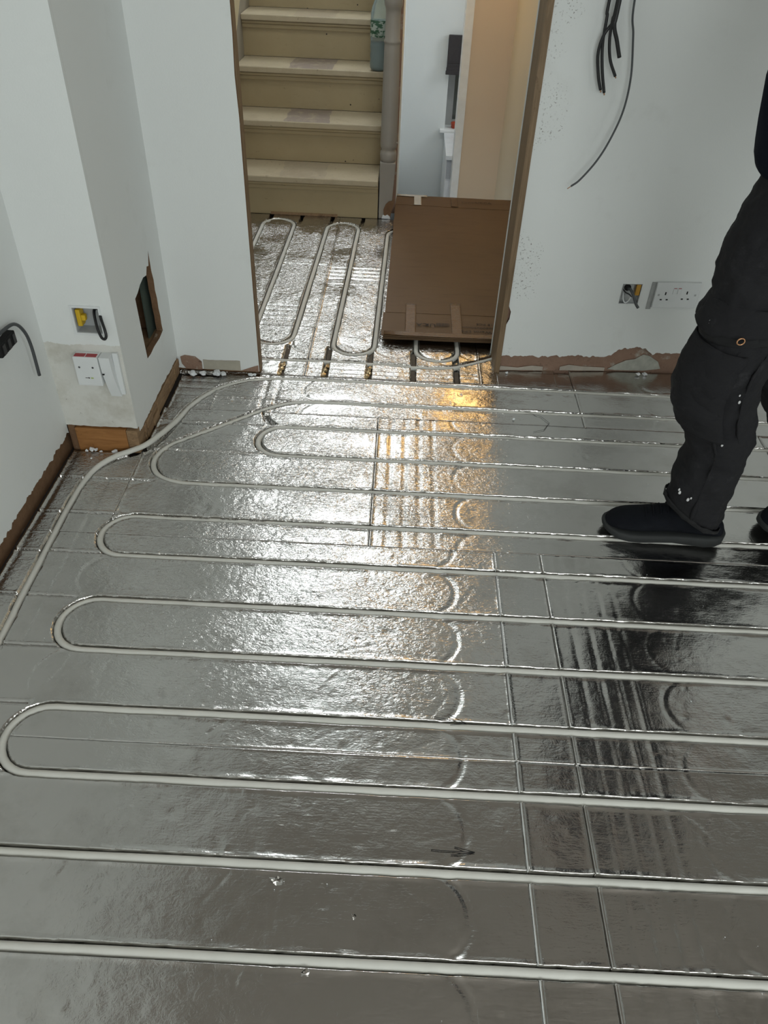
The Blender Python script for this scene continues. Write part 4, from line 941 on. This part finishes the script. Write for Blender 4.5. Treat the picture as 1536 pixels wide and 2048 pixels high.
def shoe(name, toe, heel, lift=0., label=None):
    """trainer from toe point to heel point in plan; local u from heel (0) to toe (1)"""
    T = Vector((*toe, 0)); Hh = Vector((*heel, 0)); ax = (T-Hh); L = ax.length; ax.normalize(); sd = Vector((-ax.y, ax.x, 0))
    U = [0, .03, .08, .16, .28, .42, .56, .68, .78, .87, .94, .98, 1.0]
    Wd = [.010, .028, .034, .037, .036, .037, .043, .048, .049, .045, .034, .020, .006]
    Ht = [.052, .068, .083, .098, .112, .110, .092, .076, .068, .062, .052, .042, .030]
    B0 = [.022, .012, .004, .001, .002, .004, .003, .001, .001, .004, .012, .018, .024]
    def ell(u): return Hh+ax*(u*L)
    def up_(u): return lift*(1-u)*1.0
    e = empty_child(name)
    vs = []; fs = []; n = 24
    for u, w_, h_, b_ in zip(U, Wd, Ht, B0):
        base = .026
        for k2 in range(n):
            a_ = 2*math.pi*k2/n; cx = math.cos(a_); s_ = math.sin(a_)
            wv = w_*(abs(cx)**.8)*(1 if cx > 0 else -1)*(1-.28*max(0, s_)**1.5)
            zz = base+(h_-base)*.5+(h_-base)*.5*(abs(s_)**.9)*(1 if s_ > 0 else -1)
            vs.append(ell(u)+sd*wv+Vector((0, 0, zz+up_(u))))
    for i in range(len(U)-1):
        for k2 in range(n): fs.append((i*n+k2, i*n+(k2+1) % n, (i+1)*n+(k2+1) % n, (i+1)*n+k2))
    fs.append(tuple(range(n))[::-1]); fs.append(tuple((len(U)-1)*n+k2 for k2 in range(n)))
    a_o = mesh_obj('upper', vs, fs, SHOEM, e, smooth=True); md = a_o.modifiers.new('s', 'SUBSURF'); md.levels = 1; md.render_levels = 1
    vs = []; fs = []; n = 16
    for u, w_, h_, b_ in zip(U, Wd, Ht, B0):
        w2 = w_+.005; zt = .030+.010*(1-u)**2+.006*max(0, (u-.85)/.15); zb = b_
        for k2 in range(n):
            a_ = 2*math.pi*k2/n; cx = math.cos(a_); s_ = math.sin(a_)
            vs.append(ell(u)+ax*((u-.5)*.008)+sd*(w2*(abs(cx)**.35)*(1 if cx > 0 else -1))+Vector((0, 0, (zt+zb)/2+(zt-zb)/2*(abs(s_)**.5)*(1 if s_ > 0 else -1)+up_(u))))
    for i in range(len(U)-1):
        for k2 in range(n): fs.append((i*n+k2, i*n+(k2+1) % n, (i+1)*n+(k2+1) % n, (i+1)*n+k2))
    fs.append(tuple(range(n))[::-1]); fs.append(tuple((len(U)-1)*n+k2 for k2 in range(n)))
    mesh_obj('sole', vs, fs, SOLEM, e, smooth=True)
    for i in range(5):
        u = .46+.055*i; h_ = np.interp(u, U, Ht); w_ = np.interp(u, U, Wd)*.52
        c0 = ell(u)+Vector((0, 0, h_+.001+up_(u)))
        tube('lace', spline([c0-sd*w_-Vector((0, 0, .006)), c0-sd*w_*.5, c0+Vector((0, 0, .002)), c0+sd*w_*.5, c0+sd*w_-Vector((0, 0, .006))], 4), .0028, SHOEM, e, 6)
    cpts = []
    for i in range(21):
        a_ = 2*math.pi*i/20; u = .25+.17*math.cos(a_); cpts.append(ell(u)+sd*(.029*math.sin(a_))+Vector((0, 0, .108+.012*math.cos(a_*2)+up_(u))))
    tube('collar', cpts, .009, SHOEM, e, 8, False)
    return e
def empty_child(nm):
    o = bpy.data.objects.new(nm, None); o.empty_display_size = .02; C.objects.link(o); o.parent = pr; o.matrix_parent_inverse = Matrix.Translation(-pr.location); return o
shoe('shoe', (.298, 1.095), (.602, 1.062), .0015)
shoe('shoe', (.722, 1.115), (1.018, 1.160), .055)

# body, one skinned surface under the clothes (head, neck, arms, torso, hands)
def skin_mesh(name, nodes, edges, mat, root, sub=2):
    me = bpy.data.meshes.new(name); me.from_pydata([n_[0] for n_ in nodes], edges, []); me.materials.append(mat)
    o = bpy.data.objects.new(name, me); link(o, pr); o.matrix_parent_inverse = Matrix.Translation(-pr.location)
    md = o.modifiers.new('skin', 'SKIN'); sv = me.skin_vertices[0].data
    for i, n_ in enumerate(nodes): sv[i].radius = (n_[1], n_[2] if len(n_) > 2 else n_[1]); sv[i].use_root = (i == root)
    md.use_smooth_shade = True; md = o.modifiers.new('sub', 'SUBSURF'); md.levels = sub; md.render_levels = sub; return o
nodes = [((0.538, 1.12, .97), .118, .118), ((0.530, 1.12, 1.10), .115, .15), ((0.525, 1.12, 1.25), .118, .118), ((0.530, 1.12, 1.38), .118, .118), ((0.535, 1.12, 1.46), .06, .07),
         ((0.545, .99, 1.41), .062), ((0.655, .965, 1.20), .052), ((0.80, 1.0, 1.02), .040),
         ((0.545, 1.29, 1.41), .062), ((0.68, 1.31, 1.20), .052), ((0.76, 1.27, 1.02), .040)]
skin_mesh('jumper', nodes, [(0, 1), (1, 2), (2, 3), (3, 4), (3, 5), (5, 6), (6, 7), (3, 8), (8, 9), (9, 10)], NAVY, 0)
vs, fs = loft_pts([((.531, 1.10, .895), .108, .122, 0), ((.520, 1.10, .915), .118, .130, 0), ((.513, 1.10, .935), .121, .131, 0), ((.506, 1.10, .96), .120, .130, 0), ((.495, 1.10, 1.0), .118, .13, 0), ((.490, 1.11, 1.065), .12, .13, 0), ((.495, 1.11, 1.12), .12, .13, 0)])
hm = mesh_obj('jumper_hem', vs, fs, NAVY, pr, smooth=True); md = hm.modifiers.new('d', 'DISPLACE'); md.texture = tx; md.strength = .012
hn = [((0.535, 1.12, 1.44), .05, .052), ((0.525, 1.12, 1.52), .048, .05), ((0.517, 1.12, 1.56), .062, .055), ((0.507, 1.12, 1.62), .088, .070), ((0.510, 1.12, 1.69), .092, .075), ((0.517, 1.12, 1.74), .06, .055), ((0.430, 1.12, 1.615), .014, .012)]
skin_mesh('head', hn, [(0, 1), (1, 2), (2, 3), (3, 4), (4, 5), (3, 6)], SKIN, 0)
skin_mesh('hair', [((0.530, 1.12, 1.66), .097, .083), ((0.533, 1.12, 1.72), .094, .082), ((0.530, 1.12, 1.755), .06, .055)], [(0, 1), (1, 2)], HAIR, 0)
for s_ in (-1, 1):
    bm = bmesh.new(); bmesh.ops.create_uvsphere(bm, u_segments=12, v_segments=8, radius=.011)
    for v in bm.verts: v.co += Vector((.427, 1.12+s_*.032, 1.645))
    bm_obj('eye', bm, WPLAST, pr, True)
    bm = bmesh.new(); bmesh.ops.create_uvsphere(bm, u_segments=12, v_segments=8, radius=.03)
    for v in bm.verts: v.co = Vector((v.co.x*.6+.52, v.co.y*.3+1.12+s_*.080, v.co.z+1.635))
    bm_obj('ear', bm, SKIN, pr, True)
bm = bmesh.new(); bmesh.ops.create_uvsphere(bm, u_segments=12, v_segments=8, radius=.022)
for v in bm.verts: v.co = Vector((v.co.x*.35+.434, v.co.y+1.12, v.co.z*.3+1.585))
bm_obj('mouth', bm, plain('lip', (.35, .14, .12), .5), pr, True)
def hand(wr, d, side):
    wr = Vector(wr); d = Vector(d).normalized(); n_ = Vector((1, 0, 0)); acr = d.cross(Vector((0, 1, 0))).normalized()
    nd = [(tuple(wr-d*.03), .024, .020), (tuple(wr+d*.03), .030, .016), (tuple(wr+d*.075), .036, .015)]; ed = [(0, 1), (1, 2)]
    for i, (o_, l) in enumerate(((-.028, .07), (-.009, .08), (.010, .076), (.028, .06))):
        b = len(nd); p0 = wr+d*.085+acr*o_; inn = Vector((0, side*.35, 0))
        nd += [(tuple(p0), .0095), (tuple(p0+(d+inn*.3).normalized()*l*.5), .0088), (tuple(p0+(d+inn*.3).normalized()*l*.5+(d+inn*1.4).normalized()*l*.5), .0075)]
        ed += [(2, b), (b, b+1), (b+1, b+2)]
    b = len(nd); p0 = wr+d*.03-acr*.035
    nd += [(tuple(p0), .012), (tuple(p0+(d-acr*.6).normalized()*.035), .010), (tuple(p0+(d-acr*.6).normalized()*.035+d*.028), .008)]; ed += [(1, b), (b, b+1), (b+1, b+2)]
    skin_mesh('hand', nd, ed, SKIN, 0, 1)
hand((.806, 1.005, .995), (.1, .1, -1), 1); hand((.768, 1.262, .995), (.05, 0, -1), -1)
